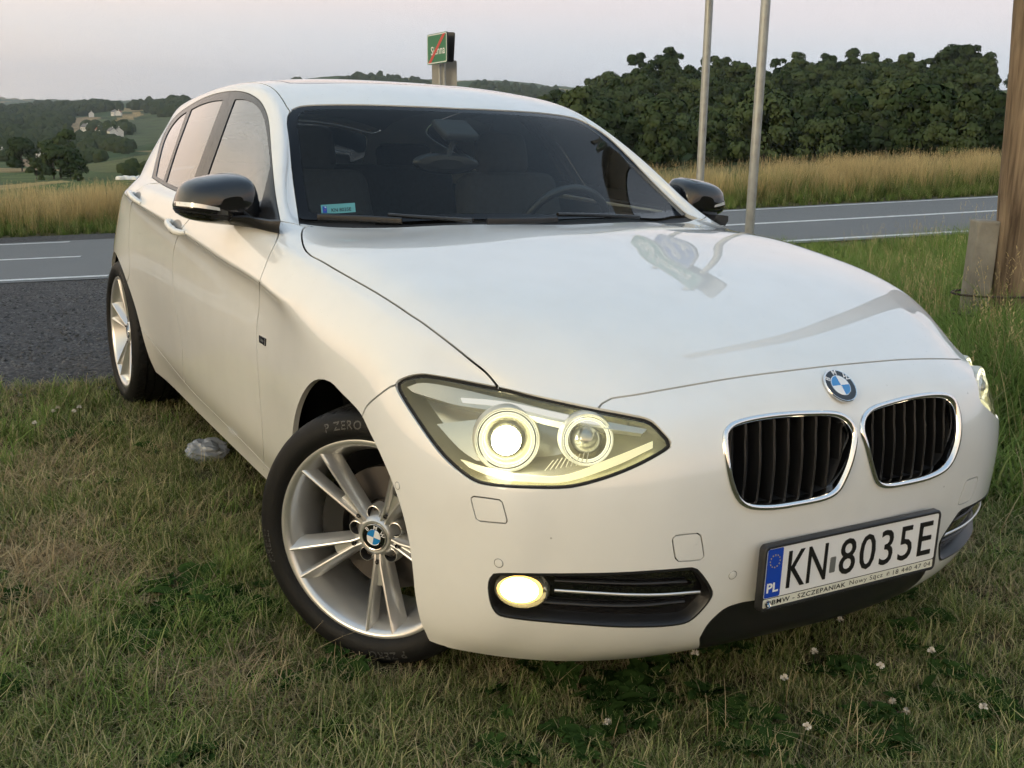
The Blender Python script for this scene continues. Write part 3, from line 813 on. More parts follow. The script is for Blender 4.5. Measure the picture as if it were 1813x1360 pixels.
def make_wheel(parent, detail=True):
    W_ = empty('wheel', parent=parent)
    ty = MB(); rows = []
    side = [(.085,.240),(.098,.2475),(.107,.256),(.1125,.270),(.1115,.285),(.106,.298),(.098,.3075),(.090,.3125)]
    NT = 300
    for k in range(NT):
        a = 2*math.pi*k/NT; prof = [(r, y) for y, r in side]
        def tread(y, r):
            if abs(y) > .060: sh = int(abs(y)*260)
            else: sh = int(abs(y)*120)
            if abs(y) > .060 and (k+sh) % 6 == 0: return r-.0055
            if .030 < abs(y) < .056 and (k+2*sh) % 12 == 0: return r-.005
            return r
        for y, r in [(.084,.3150),(.076,.3168),(.066,.3176),(.0600,.3180),(.0595,.3105),(.052,.3105),(.0515,.3182),(.040,.3184),(.0285,.3185),(.028,.3105),(.019,.3105),(.0185,.3186),(.008,.3186)]: prof.append((tread(y, r), y))
        m = [(r, -y) for r, y in prof]
        full = prof + m[::-1]
        ca, sa = math.cos(a), math.sin(a)
        rows.append([(r*ca, y, r*sa) for r, y in full])
    ty.grid(rows, closed_v=True)
    to = ty.out('tyre', M['rubber'], W_, angle=35)
    # raised sidewall lettering
    M.setdefault('tyre_text', mat('tyre_lettering', (.045,.045,.044), .55))
    for txt, a0, rr0, sz in (('P ZERO', 113, .284, .028), ('P ZERO', -67, .284, .028), ('PIRELLI', 203, .284, .024), ('PIRELLI', 23, .284, .024)):
        lt = MB(); V, F = text_geo(txt, sz, bold=.0004, spacing=1.15)
        for x, y, z in V:
            r_ = rr0+y; an = R(a0)-x/rr0                 # follow the sidewall bulge
            yy = -np.interp(r_, [.256,.270,.285,.298,.3075], [.107,.1125,.1115,.106,.098])-.0009
            lt.v.append((r_*math.cos(an), yy, r_*math.sin(an)))
        lt.f = list(F); lt.mi = [0]*len(F); lt.out('lettering', M['tyre_text'], to, smooth=False)
    # rim barrel and lip
    rim = MB()
    rim.lathe([(.215,.09),(.205,.05),(.205,-.02),(.213,-.05),(.221,-.070),(.228,-.087),(.2345,-.097),(.2415,-.1005),(.2465,-.0995),(.2490,-.094),(.2485,-.085),(.236,-.075)], 96)
    ro = rim.out('rim', M['silver'], W_, angle=50)
    # five V spokes: each a pair of ridges that part from the hub towards the rim, a slot between their outer halves
    def half_spoke(a, sd):
        sp = MB(); rows = []
        u = Vector((math.cos(a), 0, math.sin(a))); s_ = Vector((-math.sin(a), 0, math.cos(a)))*sd
        for k in range(15):
            t = k/14; rr_ = .040+t*(.2375-.040); o = .0068+.0305*max(0, (rr_-.066)/(.236-.066))
            yf = -.0665-.031*t**.85; g = .6+.4*t
            sec = [(-.0115*g, .034), (-.0085*g, .012*g), (-.0055*g, .0035*g), (-.0030, .0004), (0, -.0009), (.0030, .0002), (.0062*g, .0042*g), (.0120*g, .0125*g), (.0200*g, .0250*g), (.0250*g, .040)]
            rows.append([u*rr_+s_*(o+x)+Vector((0, yf+d, 0)) for x, d in sec])
        if sd < 0: rows = [r[::-1] for r in rows]
        sp.grid(rows)
        return sp
    for k in range(5):
        a = 2*math.pi*k/5; sp = MB()
        for sd in (-1, 1):
            h_ = half_spoke(a, sd); n0 = len(sp.v); sp.v += h_.v; sp.f += [tuple(i+n0 for i in f) for f in h_.f]; sp.mi += h_.mi
        rows = []; u = Vector((math.cos(a), 0, math.sin(a))); s2 = Vector((-math.sin(a), 0, math.cos(a)))
        for t in np.linspace(0, 1, 8):                      # floor of the valley up to where the slot opens
            rr_ = .036+t*.088; o = .0068+.0305*max(0, (rr_-.066)/(.236-.066)); yf = -.0665-.031*((rr_-.040)/.1975 if rr_ > .04 else 0)**.85
            rows.append([u*rr_+s2*(o*x)+Vector((0, yf+.0045+.010*t, 0)) for x in (-1, 0, 1)])
        sp.grid(rows)
        sp.out('spoke', M['silver'], W_, angle=32)
    hb = MB(); hb.lathe([(.001,-.064),(.034,-.064),(.0345,-.0705),(.040,-.0710),(.047,-.066),(.054,-.055),(.066,-.040),(.070,-.02)], 60); hb.out('hub', M['silver'], W_, angle=35)
    for k in range(5):
        a = 2*math.pi*(k+.5)/5; c = (.0575*math.cos(a), 0, .0575*math.sin(a)); bo = MB()
        bo.lathe([(.0200,-.03),(.0195,-.0555),(.0178,-.0625),(.0162,-.0630)], 24, c=c, mi=0)
        bo.lathe([(.0162,-.0630),(.0150,-.056),(.0145,-.036),(.0095,-.036)], 24, c=c, mi=1); bo.lathe([(.0095,-.036),(.0092,-.046),(.0075,-.0485),(.001,-.0485)], 6, c=c, mi=2)
        bo.out('wheel_bolt', None, W_, angle=35, mats=[M['silver'], M['black_matte'], M['disc']])
        a = 2*math.pi*k/5; c = (.0635*math.cos(a), -.0715, .0635*math.sin(a)); vh = MB()
        vh.lathe([(.0058, .004), (.0054, -.0012), (.0044, -.001), (.0040, .004), (.0005, .004)], 16, c=c); vh.out('hub_hole', M['black_matte'], W_)
    e = roundel(W_, .0325, 'hub_cap'); e.location = (0, -.0715, 0)
    # brake disc and caliper behind
    bd = MB(); bd.lathe([(.06,-.012),(.075,-.012),(.078,.0),(.155,.0),(.155,.022),(.06,.022)], 64); bd.out('brake_disc', M['disc'], W_, angle=30)
    cp = MB()
    rows = []
    for a in np.linspace(R(150), R(215), 10):
        rows.append([(r_*math.cos(a), y_, r_*math.sin(a)) for r_, y_ in [(.115,-.03),(.172,-.032),(.178,-.02),(.178,.05),(.115,.05)]])
    cp.grid(rows, closed_u=True); cp.fan(rows[0]); cp.fan(rows[-1], flip=True); cp.out('brake_caliper', M['black_satin'], W_, angle=30)
    return W_
def copy_tree(o, parent=None):
    c = o.copy(); COL.objects.link(c); c.parent = parent
    for ch in list(o.children): copy_tree(ch, c)
    return c
wf = make_wheel(CAR)
ZW = .3155
def place_wheel(w, x, y, steer, spin, left):
    w.location = (x, y, ZW); w.rotation_mode = 'XYZ'
    w.matrix_local = Matrix.Translation((x, y, ZW)) @ Matrix.Rotation(R(steer)+(math.pi if left else 0), 4, 'Z') @ Matrix.Rotation(R(spin), 4, 'Y')
WHEELS = [(-.037, -.737, 36, 10, 0), (-2.69, -.757, 0, 50, 0), (.037, .737, 36, 10, 1), (-2.69, .757, 0, 33, 1)]
for i, a in enumerate(WHEELS):
    w = wf if i == 0 else copy_tree(wf, CAR)
    place_wheel(w, *a)
# wheel housings and underbody
for cx in (0, -2.69):
    for s_ in (-1, 1):
        rows = []; hw = MB()
        for y in (.80, .42):
            rows.append([(cx+.385*math.cos(a), s_*(y-(.09*max(0, abs(math.cos(a))-.55)/.45 if y > .5 else 0)), .33+.375*math.sin(a)) for a in np.linspace(R(-12), R(192), 30)])
        hw.grid(rows)
        hw.fan([(cx+.385*math.cos(a), s_*.42, .33+.375*math.sin(a)) for a in np.linspace(R(-12), R(192), 30)])
        hw.out('wheel_housing', M['black_matte'], CAR)
ub = MB(); ub.box((-1.40, 0, .24), (3.9, 1.0, .06)); ub.box((-1.35, 0, .24), (1.85, 1.56, .05)); ub.out('underbody', M['black_matte'], CAR, smooth=False)
# ------------------------------------------------------------------ front lamps, grille, intakes, plate, emblem
def smoothloop(P, n):
    """resample a closed 3D loop to n points"""
    Q = P+[P[0]]; L = [0]
    for a, b in zip(Q[:-1], Q[1:]): L.append(L[-1]+(b-a).length)
    out = []; j = 0
    for k in range(n):
        s = L[-1]*k/n
        while L[j+1] < s: j += 1
        out.append(Q[j].lerp(Q[j+1], (s-L[j])/max(1e-9, L[j+1]-L[j])))
    return out
def emit_mat(name, col, s):
    m = bpy.data.materials.new(name); m.use_nodes = True; N, L = nodes_of(m); N.clear()
    o = N.new('ShaderNodeOutputMaterial'); e = N.new('ShaderNodeEmission'); e.inputs[0].default_value = (*col, 1); e.inputs[1].default_value = s
    L.new(e.outputs[0], o.inputs[0]); return m
M['bulb'] = emit_mat('low_beam', (1.0,.93,.66), 45)
M['ring'] = emit_mat('ring_light', (1.0,.96,.66), 1.15)
M['drl'] = emit_mat('light_strip', (1.0,.97,.86), .60)
M['fogbulb'] = emit_mat('fog_lamp', (1.0,.80,.42), 10)
M['fogring'] = emit_mat('fog_lamp_edge', (1.0,.58,.13), 2.2)
M['reflector'] = mat('lamp_reflector', (.82,.80,.66), .16, metal=.85)
M['lampdark'] = mat('lamp_housing', (.80,.79,.66), .24, metal=.6)
M['lamptrim'] = mat('lamp_trim', (.72,.71,.62), .3, metal=.35)
M['trim_glow'] = mat('clear_trim_glow', (.80,.78,.60), .3, emit=(1.0,.93,.48), estr=.40)  # glow added to this trim, standing in for lamp light falling on it
def make_headlight():
    H = empty('headlight', parent=CAR)
    parts = []
    parts.append(to_object('lens', half_mesh(cutter, [ID['head']], .0035, .006, offset=-.0075), M['lens'], H, -1))
    loop = smoothloop(L_HL, 90)
    nn = [mnormal(p) for p in loop]
    seal = MB(); seal.tube([p-n*.0095 for p, n in zip(loop, nn)], .0042, 6, closed=True, up=nn); parts.append(seal.out('seal', M['gap'], H))
    ctr = sum(loop, Vector())/len(loop)
    hs = MB(); rows = []
    for t in (0, .25, .55, .85, 1):
        k = 1-.16*t*t
        rows.append([ctr+(p-n*.011-ctr)*k+Vector((-.115, .045, .004))*t for p, n in zip(loop, nn)])
    hs.grid(rows, closed_u=True, mi=0); hs.fan(rows[-1], mi=0); parts.append(hs.out('housing', M['lampdark'], H, angle=60))
    def lamp(px, py, depth, r_out, r_lens, bulb, ax, name):
        c, n = surf(px, py, depth)
        ax = Vector(ax).normalized(); up = Vector((0,0,1)); x = up.cross(ax).normalized(); B = basis(c, x, ax.cross(x))
        Bm = MB(); Bm.lathe([(r_lens*1.02,-.030),(r_lens*1.25,-.012),(r_out*.80,.002),(r_out*.86,.006),(r_out*.90,.004)], 48, axis='z'); Bm.xf(B); parts.append(Bm.out(name+'_bowl', M['reflector'], H, angle=30))
        Rg = MB(); [Rg.lathe([(r_out*(q-.010),.003),(r_out*(q-.006),.0065),(r_out*(q+.006),.0065),(r_out*(q+.010),.003)], 56, axis='z') for q in (.975, .90, .80)]; Rg.xf(B); parts.append(Rg.out('ring_light', M['ring'], H))
        Rb = MB(); Rb.lathe([(r_out,.002),(r_out*1.06,.004),(r_out*1.10,-.004),(r_out*1.12,-.03)], 56, axis='z'); Rb.xf(B); parts.append(Rb.out('bezel', M['lamptrim'], H, angle=30))
        Ln = MB(); Ln.lathe([(r_lens,-.02),(r_lens*.98,-.006),(r_lens*.8,.006),(r_lens*.5,.014),(r_lens*.2,.017),(.0005,.0175)], 40, axis='z'); Ln.xf(B); parts.append(Ln.out(name+'_lens', M['lensball'], H))
        if bulb:
            Bb = MB(); Bb.lathe([(r_lens*.93,.004),(r_lens*.75,.0105),(r_lens*.5,.0165),(r_lens*.2,.0192),(.0005,.0196)], 28, axis='z')
            Bb.xf(B @ Matrix.Translation((-.0015,-.001,.0006))); parts.append(Bb.out('bulb', M['bulb'], H))
    M['lensball'] = mat('projector_glass', (.50,.50,.42), .08, metal=.5, coat=1)
    lamp(886, 766, .034, .062, .032, True, (.88,-.46,.12), 'projector')
    lamp(1040, 772, .030, .049, .031, False, (.90,-.42,.12), 'high_beam')
    def ribbon(top, bot, depth, m, name, th=.006):
        mb = MB(); A = [surf(*p, depth) for p in catmull2(top)]; B_ = [surf(*p, depth) for p in catmull2(bot)]
        n = min(len(A), len(B_)); rows = [[], [], [], []]
        for i in range(n):
            a, na = A[i]; b, nb = B_[i]
            rows[0].append(a-na*th*3); rows[1].append(a); rows[2].append(b); rows[3].append(b-nb*th*3)
        mb.grid(rows); o = mb.out(name, m, H, angle=35); parts.append(o); return o
    ribbon([(712,682),(745,673),(819,684),(942,710),(1058,733),(1148,754)], [(722,690),(770,703),(815,713),(930,727),(1045,747),(1140,764)], .016, M['lamptrim'], 'brow')
    ribbon([(812,699),(870,702),(930,711),(1000,724),(1065,737)], [(815,707),(870,711),(930,720),(1000,733),(1070,745)], .0135, M['drl'], 'light_strip', .002)
    ribbon([(806,812),(860,829),(936,842),(1000,843),(1095,806),(1160,778)], [(822,828),(866,845),(936,855),(1002,855),(1090,826),(1160,792)], .018, M['trim_glow'], 'lower_trim')
    ribbon([(760,745),(800,790),(830,812)], [(840,730),(838,760),(850,812)], .030, M['lampdark'], 'side_cover')
    # ribbed floor between the lamps
    fl = MB()
    for k in range(9):
        a, na = surf(962+k*9.5, 834-k*1.6, .020); b, nb = surf(975+k*8.5, 815-k*2.2, .034)
        fl.tube([a, b], .0011, 6)
    parts.append(fl.out('floor_ribs', M['lamptrim'], H))
    return H, parts
def catmull2(P):
    STEP[0] = 1e9; out = []
    P = [np.array(p, float) for p in P]; n = len(P); K = 40
    # uniform count so that two ribbons edges pair up
    L = [0]
    for a, b in zip(P[:-1], P[1:]): L.append(L[-1]+np.linalg.norm(b-a))
    for k in range(K+1):
        s = L[-1]*k/K; i = min(n-2, max(0, int(np.searchsorted(L, s)-1))); t = (s-L[i])/(L[i+1]-L[i])
        p1, p2 = P[i], P[i+1]; p0 = P[i-1] if i else 2*p1-p2; p3 = P[i+2] if i+2 < n else 2*p2-p1
        out.append(tuple(.5*((2*p1)+(-p0+p2)*t+(2*p0-5*p1+4*p2-p3)*t*t+(-p0+3*p1-3*p2+p3)*t**3)))
    return out
def mirror_group(src, parts, name):
    H2 = empty(name, parent=CAR)
    for o in parts:
        c = mirror_obj(o, parent=H2)
        if o.data.has_custom_normals:
            c.data.normals_split_custom_set_from_vertices([tuple(Vector((mnormal(Vector((v.co.x, v.co.y, v.co.z)))))) for v in c.data.vertices])
    return H2
HLR, hl_parts = make_headlight(); mirror_group(HLR, hl_parts, 'headlight')
# ---- kidney grilles
def make_grille():
    G = empty('grille', parent=CAR); parts = []
    loop = smoothloop(L_KID, 80); nn = [mnormal(p) for p in loop]; ctr = sum(loop, Vector())/len(loop)
    fr = MB()                                   # chrome frame: rounded band standing proud of the bumper
    rows = []
    for p, n in zip(loop, nn):
        i = loop.index(p); t = (loop[(i+1) % 80]-loop[i-1]).normalized(); s_ = n.cross(t).normalized()
        if (ctr-p).dot(s_) < 0: s_ = -s_
        rows.append([p-s_*.0035-n*.004, p-s_*.0030+n*.0035, p-s_*.0005+n*.0068, p+s_*.005+n*.0072, p+s_*.0085+n*.0040, p+s_*.0100-n*.004, p+s_*.0100-n*.02])
    fr.grid(rows, closed_v=True); parts.append(recalc(fr.out('chrome_frame', M['chrome'], G, angle=60)))
    ins = [p+(ctr-p).normalized()*.008 for p in loop]
    bx = MB(); bx.grid([[p-n*.004 for p, n in zip(ins, nn)], [p+Vector((-.06,0,-.004)) for p in ins]], closed_u=True); bx.fan([p+Vector((-.06,0,-.004)) for p in ins])
    parts.append(bx.out('grille_box', M['black_matte'], G, angle=40))
    poly = [(p.y, p.z) for p in loop]; ys = [p.y for p in loop]; y0, y1 = min(ys), max(ys)
    for k in range(9):
        y = y0+(y1-y0)*(k+.75)/9.4
        zs = [z for z in np.linspace(.5, .8, 200) if in_poly(y, z, poly)]
        if len(zs) < 10: continue
        za, zb = zs[0]+.004, zs[-1]-.004
        sl = MB(); rows = []
        for t in np.linspace(0, 1, 9):
            z = zb+(za-zb)*t; h = hit_dir((3, y, z), (-1, 0, 0)); xf = h.x-.007-.018*(1-math.exp(-t*3.2))+(.004 if t < .22 else 0)
            sk = .012*(1-t)                       # blades lean towards the centre at the top
            w = .0032
            rows.append([(xf-.035, y-w+sk*.3, z), (xf-.002, y-w+sk*.3, z), (xf, y+sk*.3, z), (xf-.002, y+w+sk*.3, z), (xf-.035, y+w+sk*.3, z)])
        sl.grid(rows); parts.append(sl.out('slat', M['black_satin'], G, angle=40))
    return G, parts
GR, gr_parts = make_grille(); mirror_group(GR, gr_parts, 'grille')
# ---- lower side intakes with the fog lamps
def make_intake():
    G = empty('side_intake', parent=CAR); parts = []
    loop = smoothloop(L_FOG, 90); nn = [mnormal(p) for p in loop]; ctr = sum(loop, Vector())/len(loop)
    parts.append(to_object('intake_panel', half_mesh(cutter, [ID['fog']], 0.0, 0, offset=-.028), M['black_gloss'], G, -1))
    rim = MB(); rows = []
    for i, (p, n) in enumerate(zip(loop, nn)):
        t = (loop[(i+1) % 90]-loop[i-1]).normalized(); s_ = n.cross(t).normalized()
        if (ctr-p).dot(s_) < 0: s_ = -s_
        rows.append([p-s_*.002-n*.006, p-s_*.001+n*.0005, p+s_*.0035+n*.0005, p+s_*.0065-n*.006, p+s_*.008-n*.032])
    rim.grid(rows, closed_v=True); parts.append(recalc(rim.out('intake_rim', M['black_satin'], G, angle=50)))
    def strip(pts, depth, r, ry, m, name):
        mb = MB(); A = [surf(*p, depth) for p in catmull2(pts)]; mb.tube([a for a, n in A], r, 8, up=[n for a, n in A], ry=ry); parts.append(mb.out(name, m, G, angle=50))
    strip([(981,1050.5),(1050,1055),(1120,1058.5),(1180,1058),(1243,1053)], .010, .0036, .003, M['alu'], 'trim_strip')
    strip([(980,1038),(1060,1042),(1140,1044),(1225,1040)], .024, .004, .005, M['black_satin'], 'louvre')
    strip([(960,1078),(1060,1084),(1140,1084),(1220,1076)], .024, .004, .006, M['black_satin'], 'louvre')
    # fog lamp: bowl, glowing lens
    c, n = surf(922, 1050, .004); ax = Vector((.80,-.60,.0)).normalized(); x = Vector((0,0,1)).cross(ax).normalized(); B = basis(c, x, ax.cross(x))
    fl = MB(); fl.lathe([(.050,.000),(.055,-.006),(.057,-.05)], 40, axis='z'); fl.xf(B @ Matrix.Diagonal((1,.70,1,1))); parts.append(fl.out('fog_lamp_bowl', M['reflector'], G, angle=40))
    fb = MB(); fb.lathe([(.049,-.004),(.041,.0005)], 36, axis='z', mi=1); fb.lathe([(.041,.0005),(.02,.003),(.0005,.004)], 36, axis='z', mi=0); fb.xf(B @ Matrix.Translation((-.004,.002,-.004)) @ Matrix.Diagonal((.95,.66,1,1))); parts.append(fb.out('fog_lamp', None, G, mats=[M['fogbulb'], M['fogring']]))
    return G, parts
FG, fg_parts = make_intake(); mirror_group(FG, fg_parts, 'side_intake')
# ---- centre lower intake bar behind the lip, parking sensors
def sensor(px, py, r):
    c, n = surf(px, py, -.0004); up = Vector((0,0,1)); x = up.cross(n).normalized(); B = basis(c, x, n.cross(x))
    mb = MB(); mb.lathe([(r*1.12,-.004),(r*1.10,.0002),(r*1.02,.0002),(r*1.0,-.0012),(r*.97,.0006),(r*.6,.0010),(.0003,.0011)], 28, axis='z')
    # dark groove ring
    g = MB(); g.lathe([(r*1.13,.00035),(r*1.02,.00035)], 28, axis='z'); g.xf(B)
    mb.xf(B); a = mb.out('parking_sensor', M['paint'], CAR, angle=60); b = g.out('sensor_ring', M['gap'], a)
    a2 = mirror_obj(a); mirror_obj(b, parent=a2)
sensor(1297, 1018, .0088); sensor(883, 997, .0088); sensor(704, 860, .0075)
# ---- registration plate with dealer frame
PX = .757
def pl_pt(px, py): return on_plane(px, py, 0, PX)
PLC = Vector((PX, 0.0, .4185)); PW, PH = .520, .114
PLATE = empty('number_plate', parent=CAR)
B = basis(PLC, (0,1,0), (0,0,1))              # local x = car left (viewer's right), y = up, z = forward
fw_, fh0, fh1 = .266, .0615, -.0835
def rrect(x0, x1, y0, y1, r, z, n=5):
    P = []
    for cx, cy, a0 in ((x1-r, y1-r, 0), (x0+r, y1-r, 90), (x0+r, y0+r, 180), (x1-r, y0+r, 270)):
        for k in range(n+1): a = R(a0+90*k/n); P.append((cx+r*math.cos(a), cy+r*math.sin(a), z))
    return P
fr = MB(); o_ = rrect(-fw_, fw_, fh1, fh0, .012, -.014); fr.grid([o_, rrect(-fw_, fw_, fh1, fh0, .012, .0), rrect(-fw_+.002, fw_-.002, fh1+.002, fh0-.002, .011, .003), rrect(-fw_+.0065, fw_-.0065, fh1+.0065, fh0-.0065, .008, .003), rrect(-fw_+.007, fw_-.007, fh1+.007, fh0-.007, .008, .0)], closed_u=True)
fr.fan(rrect(-fw_+.007, fw_-.007, fh1+.007, fh0-.007, .008, .0)); fr.fan(o_, flip=True); fr.xf(B); fr.out('plate_frame', M['plate_frame'], PLATE, angle=35)
pb = MB(); pb.grid([rrect(-.258, .258, -.0545, .0545, .006, .0), rrect(-.258, .258, -.0545, .0545, .006, .0016)], closed_u=True); pb.fan(rrect(-.258, .258, -.0545, .0545, .006, .0016)); pb.xf(B); pb.out('plate', M['plate'], PLATE, angle=35)
bl = MB(); bl.fan(rrect(-.2565, -.214, -.0535, .0535, .004, .0019)); bl.xf(B); blo = bl.out('blue_band', M['blue'], PLATE, smooth=False)
st = MB()
for k in range(12):
    a = R(30*k); cx, cy = -.2353+.0135*math.cos(a), .026+.0135*math.sin(a)
    st.fan([(cx+(.0022 if j % 2 == 0 else .0009)*math.cos(R(90+36*j)), cy+(.0022 if j % 2 == 0 else .0009)*math.sin(R(90+36*j)), .0021) for j in range(10)])
st.xf(B); st.out('stars', M['yellow'], PLATE, smooth=False)
def put_text(txt, size, x, y, z, m, parent, Bx, name, squeeze=1.0, bold=0.0, align='CENTER', depth=0.0, spacing=1.0, fit=None):
    V, F = text_geo(txt, size, align, depth, 1.0, bold, spacing)
    if fit:                                     # fit = (x0, x1, y0, y1): stretch the glyph block into this box
        xs = [v[0] for v in V]; ys = [v[1] for v in V]
        V = [(fit[0]+(v[0]-min(xs))/(max(xs)-min(xs))*(fit[1]-fit[0]), fit[2]+(v[1]-min(ys))/(max(ys)-min(ys))*(fit[3]-fit[2]), v[2]+z) for v in V]
    else: V = [(v[0]*squeeze+x, v[1]+y, v[2]+z) for v in V]
    mb = MB(); mb.v = V; mb.f = F; mb.mi = [0]*len(F); mb.xf(Bx); return mb.out(name, m, parent, smooth=False)
put_text('KN', .1, 0, 0, .0022, M['ink'], PLATE, B, 'lettering', bold=.0004, depth=.0006, fit=(-.198,-.086,-.041,.041))
put_text('8035E', .1, 0, 0, .0022, M['ink'], PLATE, B, 'lettering', bold=.0004, depth=.0006, fit=(-.048,.242,-.041,.041), spacing=1.12)
put_text('PL', .02, 0, 0, .0021, M['white'], PLATE, B, 'lettering', fit=(-.2515,-.2195,-.0425,-.0215), bold=.0006)
sk_ = MB(); sk_.fan(rrect(-.0755, -.0585, -.030, .006, .003, .0020)); sk_.xf(B); sk_.out('sticker', mat('hologram_sticker', (.30,.31,.31), .3, metal=.6), PLATE, smooth=False)
ds = MB(); ds.fan(rrect(-.2575, .2575, -.0755, -.0565, .003, .0012)); ds.xf(B); ds.out('dealer_strip', M['cream'], PLATE, smooth=False)
put_text('BMW - SZCZEPANIAK', .014, 0, 0, .0016, M['ink'], PLATE, B, 'dealer_lettering', fit=(-.232,-.020,-.0712,-.0606), spacing=1.1, bold=.0002)
put_text('Nowy Sącz', .014, 0, 0, .0016, M['ink'], PLATE, B, 'dealer_lettering', fit=(-.008,.095,-.0735,-.0596), spacing=1.1)
put_text('18 440 47 04', .014, 0, 0, .0016, M['ink'], PLATE, B, 'dealer_lettering', fit=(.128,.250,-.0712,-.0606), spacing=1.1)
ph = MB(); ph.lathe([(.0046,.0016),(.0052,.0016)], 20, axis='z', c=(.112,-.066,0)); ph.tube([(.1100,-.0685,.0017),(.1105,-.065,.0017),(.1135,-.0632,.0017)], .0007, 6); ph.xf(B); ph.out('phone_symbol', M['ink'], PLATE, smooth=False)
e = roundel(PLATE, .0078, 'dealer_roundel'); e.matrix_local = basis(tuple(B @ Vector((-.246,-.066,.004))), (0,1,0), (-1,0,0))
# ---- bonnet emblem
c, n = surf(1485.9, 684.6, -.003); e = roundel(CAR, .041, 'emblem'); e.matrix_local = basis(tuple(c), (0,1,0), tuple(-n))
# ------------------------------------------------------------------ mirrors
def make_mirror():
    G = empty('door_mirror', parent=CAR); parts = []
    XR = -.975
    out = [(447,383),(446,370),(444,352),(440,332),(434,316),(424,308.5),(409,306),(390,306.5),(368,309.5),(345,314),(327,321),(316,331),(309,347),(305,362),(306,371),(312,379),(326,386),(350,391),(385,395),(420,397),(438,394)]
    P = [on_plane(a, b, 0, XR) for a, b in out]
    P = smoothloop(P, 48); ctr = sum(P, Vector())/len(P)
    rows = []
    prof = [(-.022, .90), (-.016, .965), (0, 1.0), (.025, .995), (.05, .978), (.075, .935), (.095, .86), (.110, .735), (.119, .55), (.123, .30)]
    for dx, k in prof:
        sh = Vector((dx, .018*(dx/.12)**2, -.004*(dx/.12)))
        rows.append([ctr+(p-ctr)*k+sh for p in P])
    mb = MB(); mb.grid(rows, closed_u=True); mb.fan(rows[-1])
    o = recalc(mb.out('mirror_housing', M['black_gloss'], G, angle=70)); parts.append(o)
    bv = BVHTree.FromPolygons([tuple(v.co) for v in o.data.vertices], [tuple(p.vertices) for p in o.data.polygons])
    def onm(px, py, d):
        h, n, i, dd = bv.ray_cast(CAM, ray(px, py))
        if h is None:
            h, n, i, dd = bv.find_nearest(on_plane(px, py, 0, XR))
        if n.x < 0 and n.dot(CAM-h) < 0: n = -n
        return h + (CAM-h).normalized()*d
    ind = MB(); A = [onm(308+81*t, 356.5+11.5*t-2*math.sin(t*math.pi), .0012) for t in np.linspace(0, 1, 20)]; B_ = [onm(308+82*t, 364.0+9.5*t-1*math.sin(t*math.pi), .0012) for t in np.linspace(0, 1, 20)]
    ind.grid([A, B_]); parts.append(ind.out('indicator', mat('indicator_lens', (.78,.78,.78), .12, metal=.3, coat=1), G))
    # lower shell seam
    sm = MB(); sm.tube([onm(306+132*t, 370+24*t-9*t*t, .0003) for t in np.linspace(0, 1, 24)], .0011, 6); parts.append(sm.out('housing_seam', M['gap'], G))
    low = MB(); A = [onm(308+128*t, 371.5+23*t-9*t*t, .0006) for t in np.linspace(0, 1, 24)]; B_ = [onm(316+118*t, 380+16*t-2*t*t, .0006) for t in np.linspace(0, 1, 24)]
    low.grid([A, B_]); parts.append(low.out('lower_shell', M['black_satin'], G))
    gl = MB(); gl.fan([ctr+(p-ctr)*.9+Vector((-.016,0,0)) for p in P]); parts.append(gl.out('mirror_glass', M['chrome'], G, smooth=False))
    # foot from the door sail to the housing
    def yp(px, py, y): return on_plane(px, py, 1, y)
    secs = []
    for (u1, v1), (u2, v2), y, th in [((497,392),(495,414),-.800,.05),((478,392),(476,410),-.815,.055),((455,388),(452,404),-.835,.06),((438,385),(428,401),-.855,.06),((415,385),(400,397),-.88,.05)]:
        a = yp(u1, v1, y); b = yp(u2, v2, y); back = Vector((-th, .012, 0))
        secs.append([a, a.lerp(b, .5)+Vector((.004,-.004,0)), b, b+back, a.lerp(b, .5)+back, a+back])
    ft = MB(); ft.grid(secs, closed_u=True); ft.fan(secs[0]); ft.fan(secs[-1]); parts.append(recalc(ft.out('mirror_foot', M['black_satin'], G, angle=50)))
    return G, parts
MR, mr_parts = make_mirror(); mirror_group(MR, mr_parts, 'door_mirror')
# ------------------------------------------------------------------ door handles
def handle(xc, zc):
    h = hit_dir((xc, -3, zc), (0, 1, 0)); n = mnormal(h)
    P = []; 
    for t in np.linspace(-1, 1, 15):
        q = hit_dir((xc+.098*t, -3, zc-.010*t), (0, 1, 0)); off = .030*(1-abs(t)**3.2)-.004
        P.append(q+mnormal(q)*off)
    r = [.0135*(1-.35*abs(t)**3) for t in np.linspace(-1, 1, 15)]
    mb = MB(); mb.tube(P, r, 12, up=Vector((0,-1,0)), ry=.010); o = mb.out('door_handle', M['paint'], CAR, angle=60)
    # finger hollow: flat grey patch painted as its shade behind the grip
    shade_patch = MB(); rows = []
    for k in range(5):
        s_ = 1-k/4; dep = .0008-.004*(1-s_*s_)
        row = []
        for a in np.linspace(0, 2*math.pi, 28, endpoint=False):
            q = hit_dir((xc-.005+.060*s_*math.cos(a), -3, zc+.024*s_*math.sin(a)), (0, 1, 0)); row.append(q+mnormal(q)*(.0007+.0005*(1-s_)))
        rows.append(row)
    shade_patch.grid(rows, closed_u=True); c = shade_patch.out('grip_shade', mat('recess_shade', (.30,.29,.28), .5), o)
    o2 = mirror_obj(o); mirror_obj(c, parent=o2)
handle(-1.49, .902); handle(-2.16, .945)
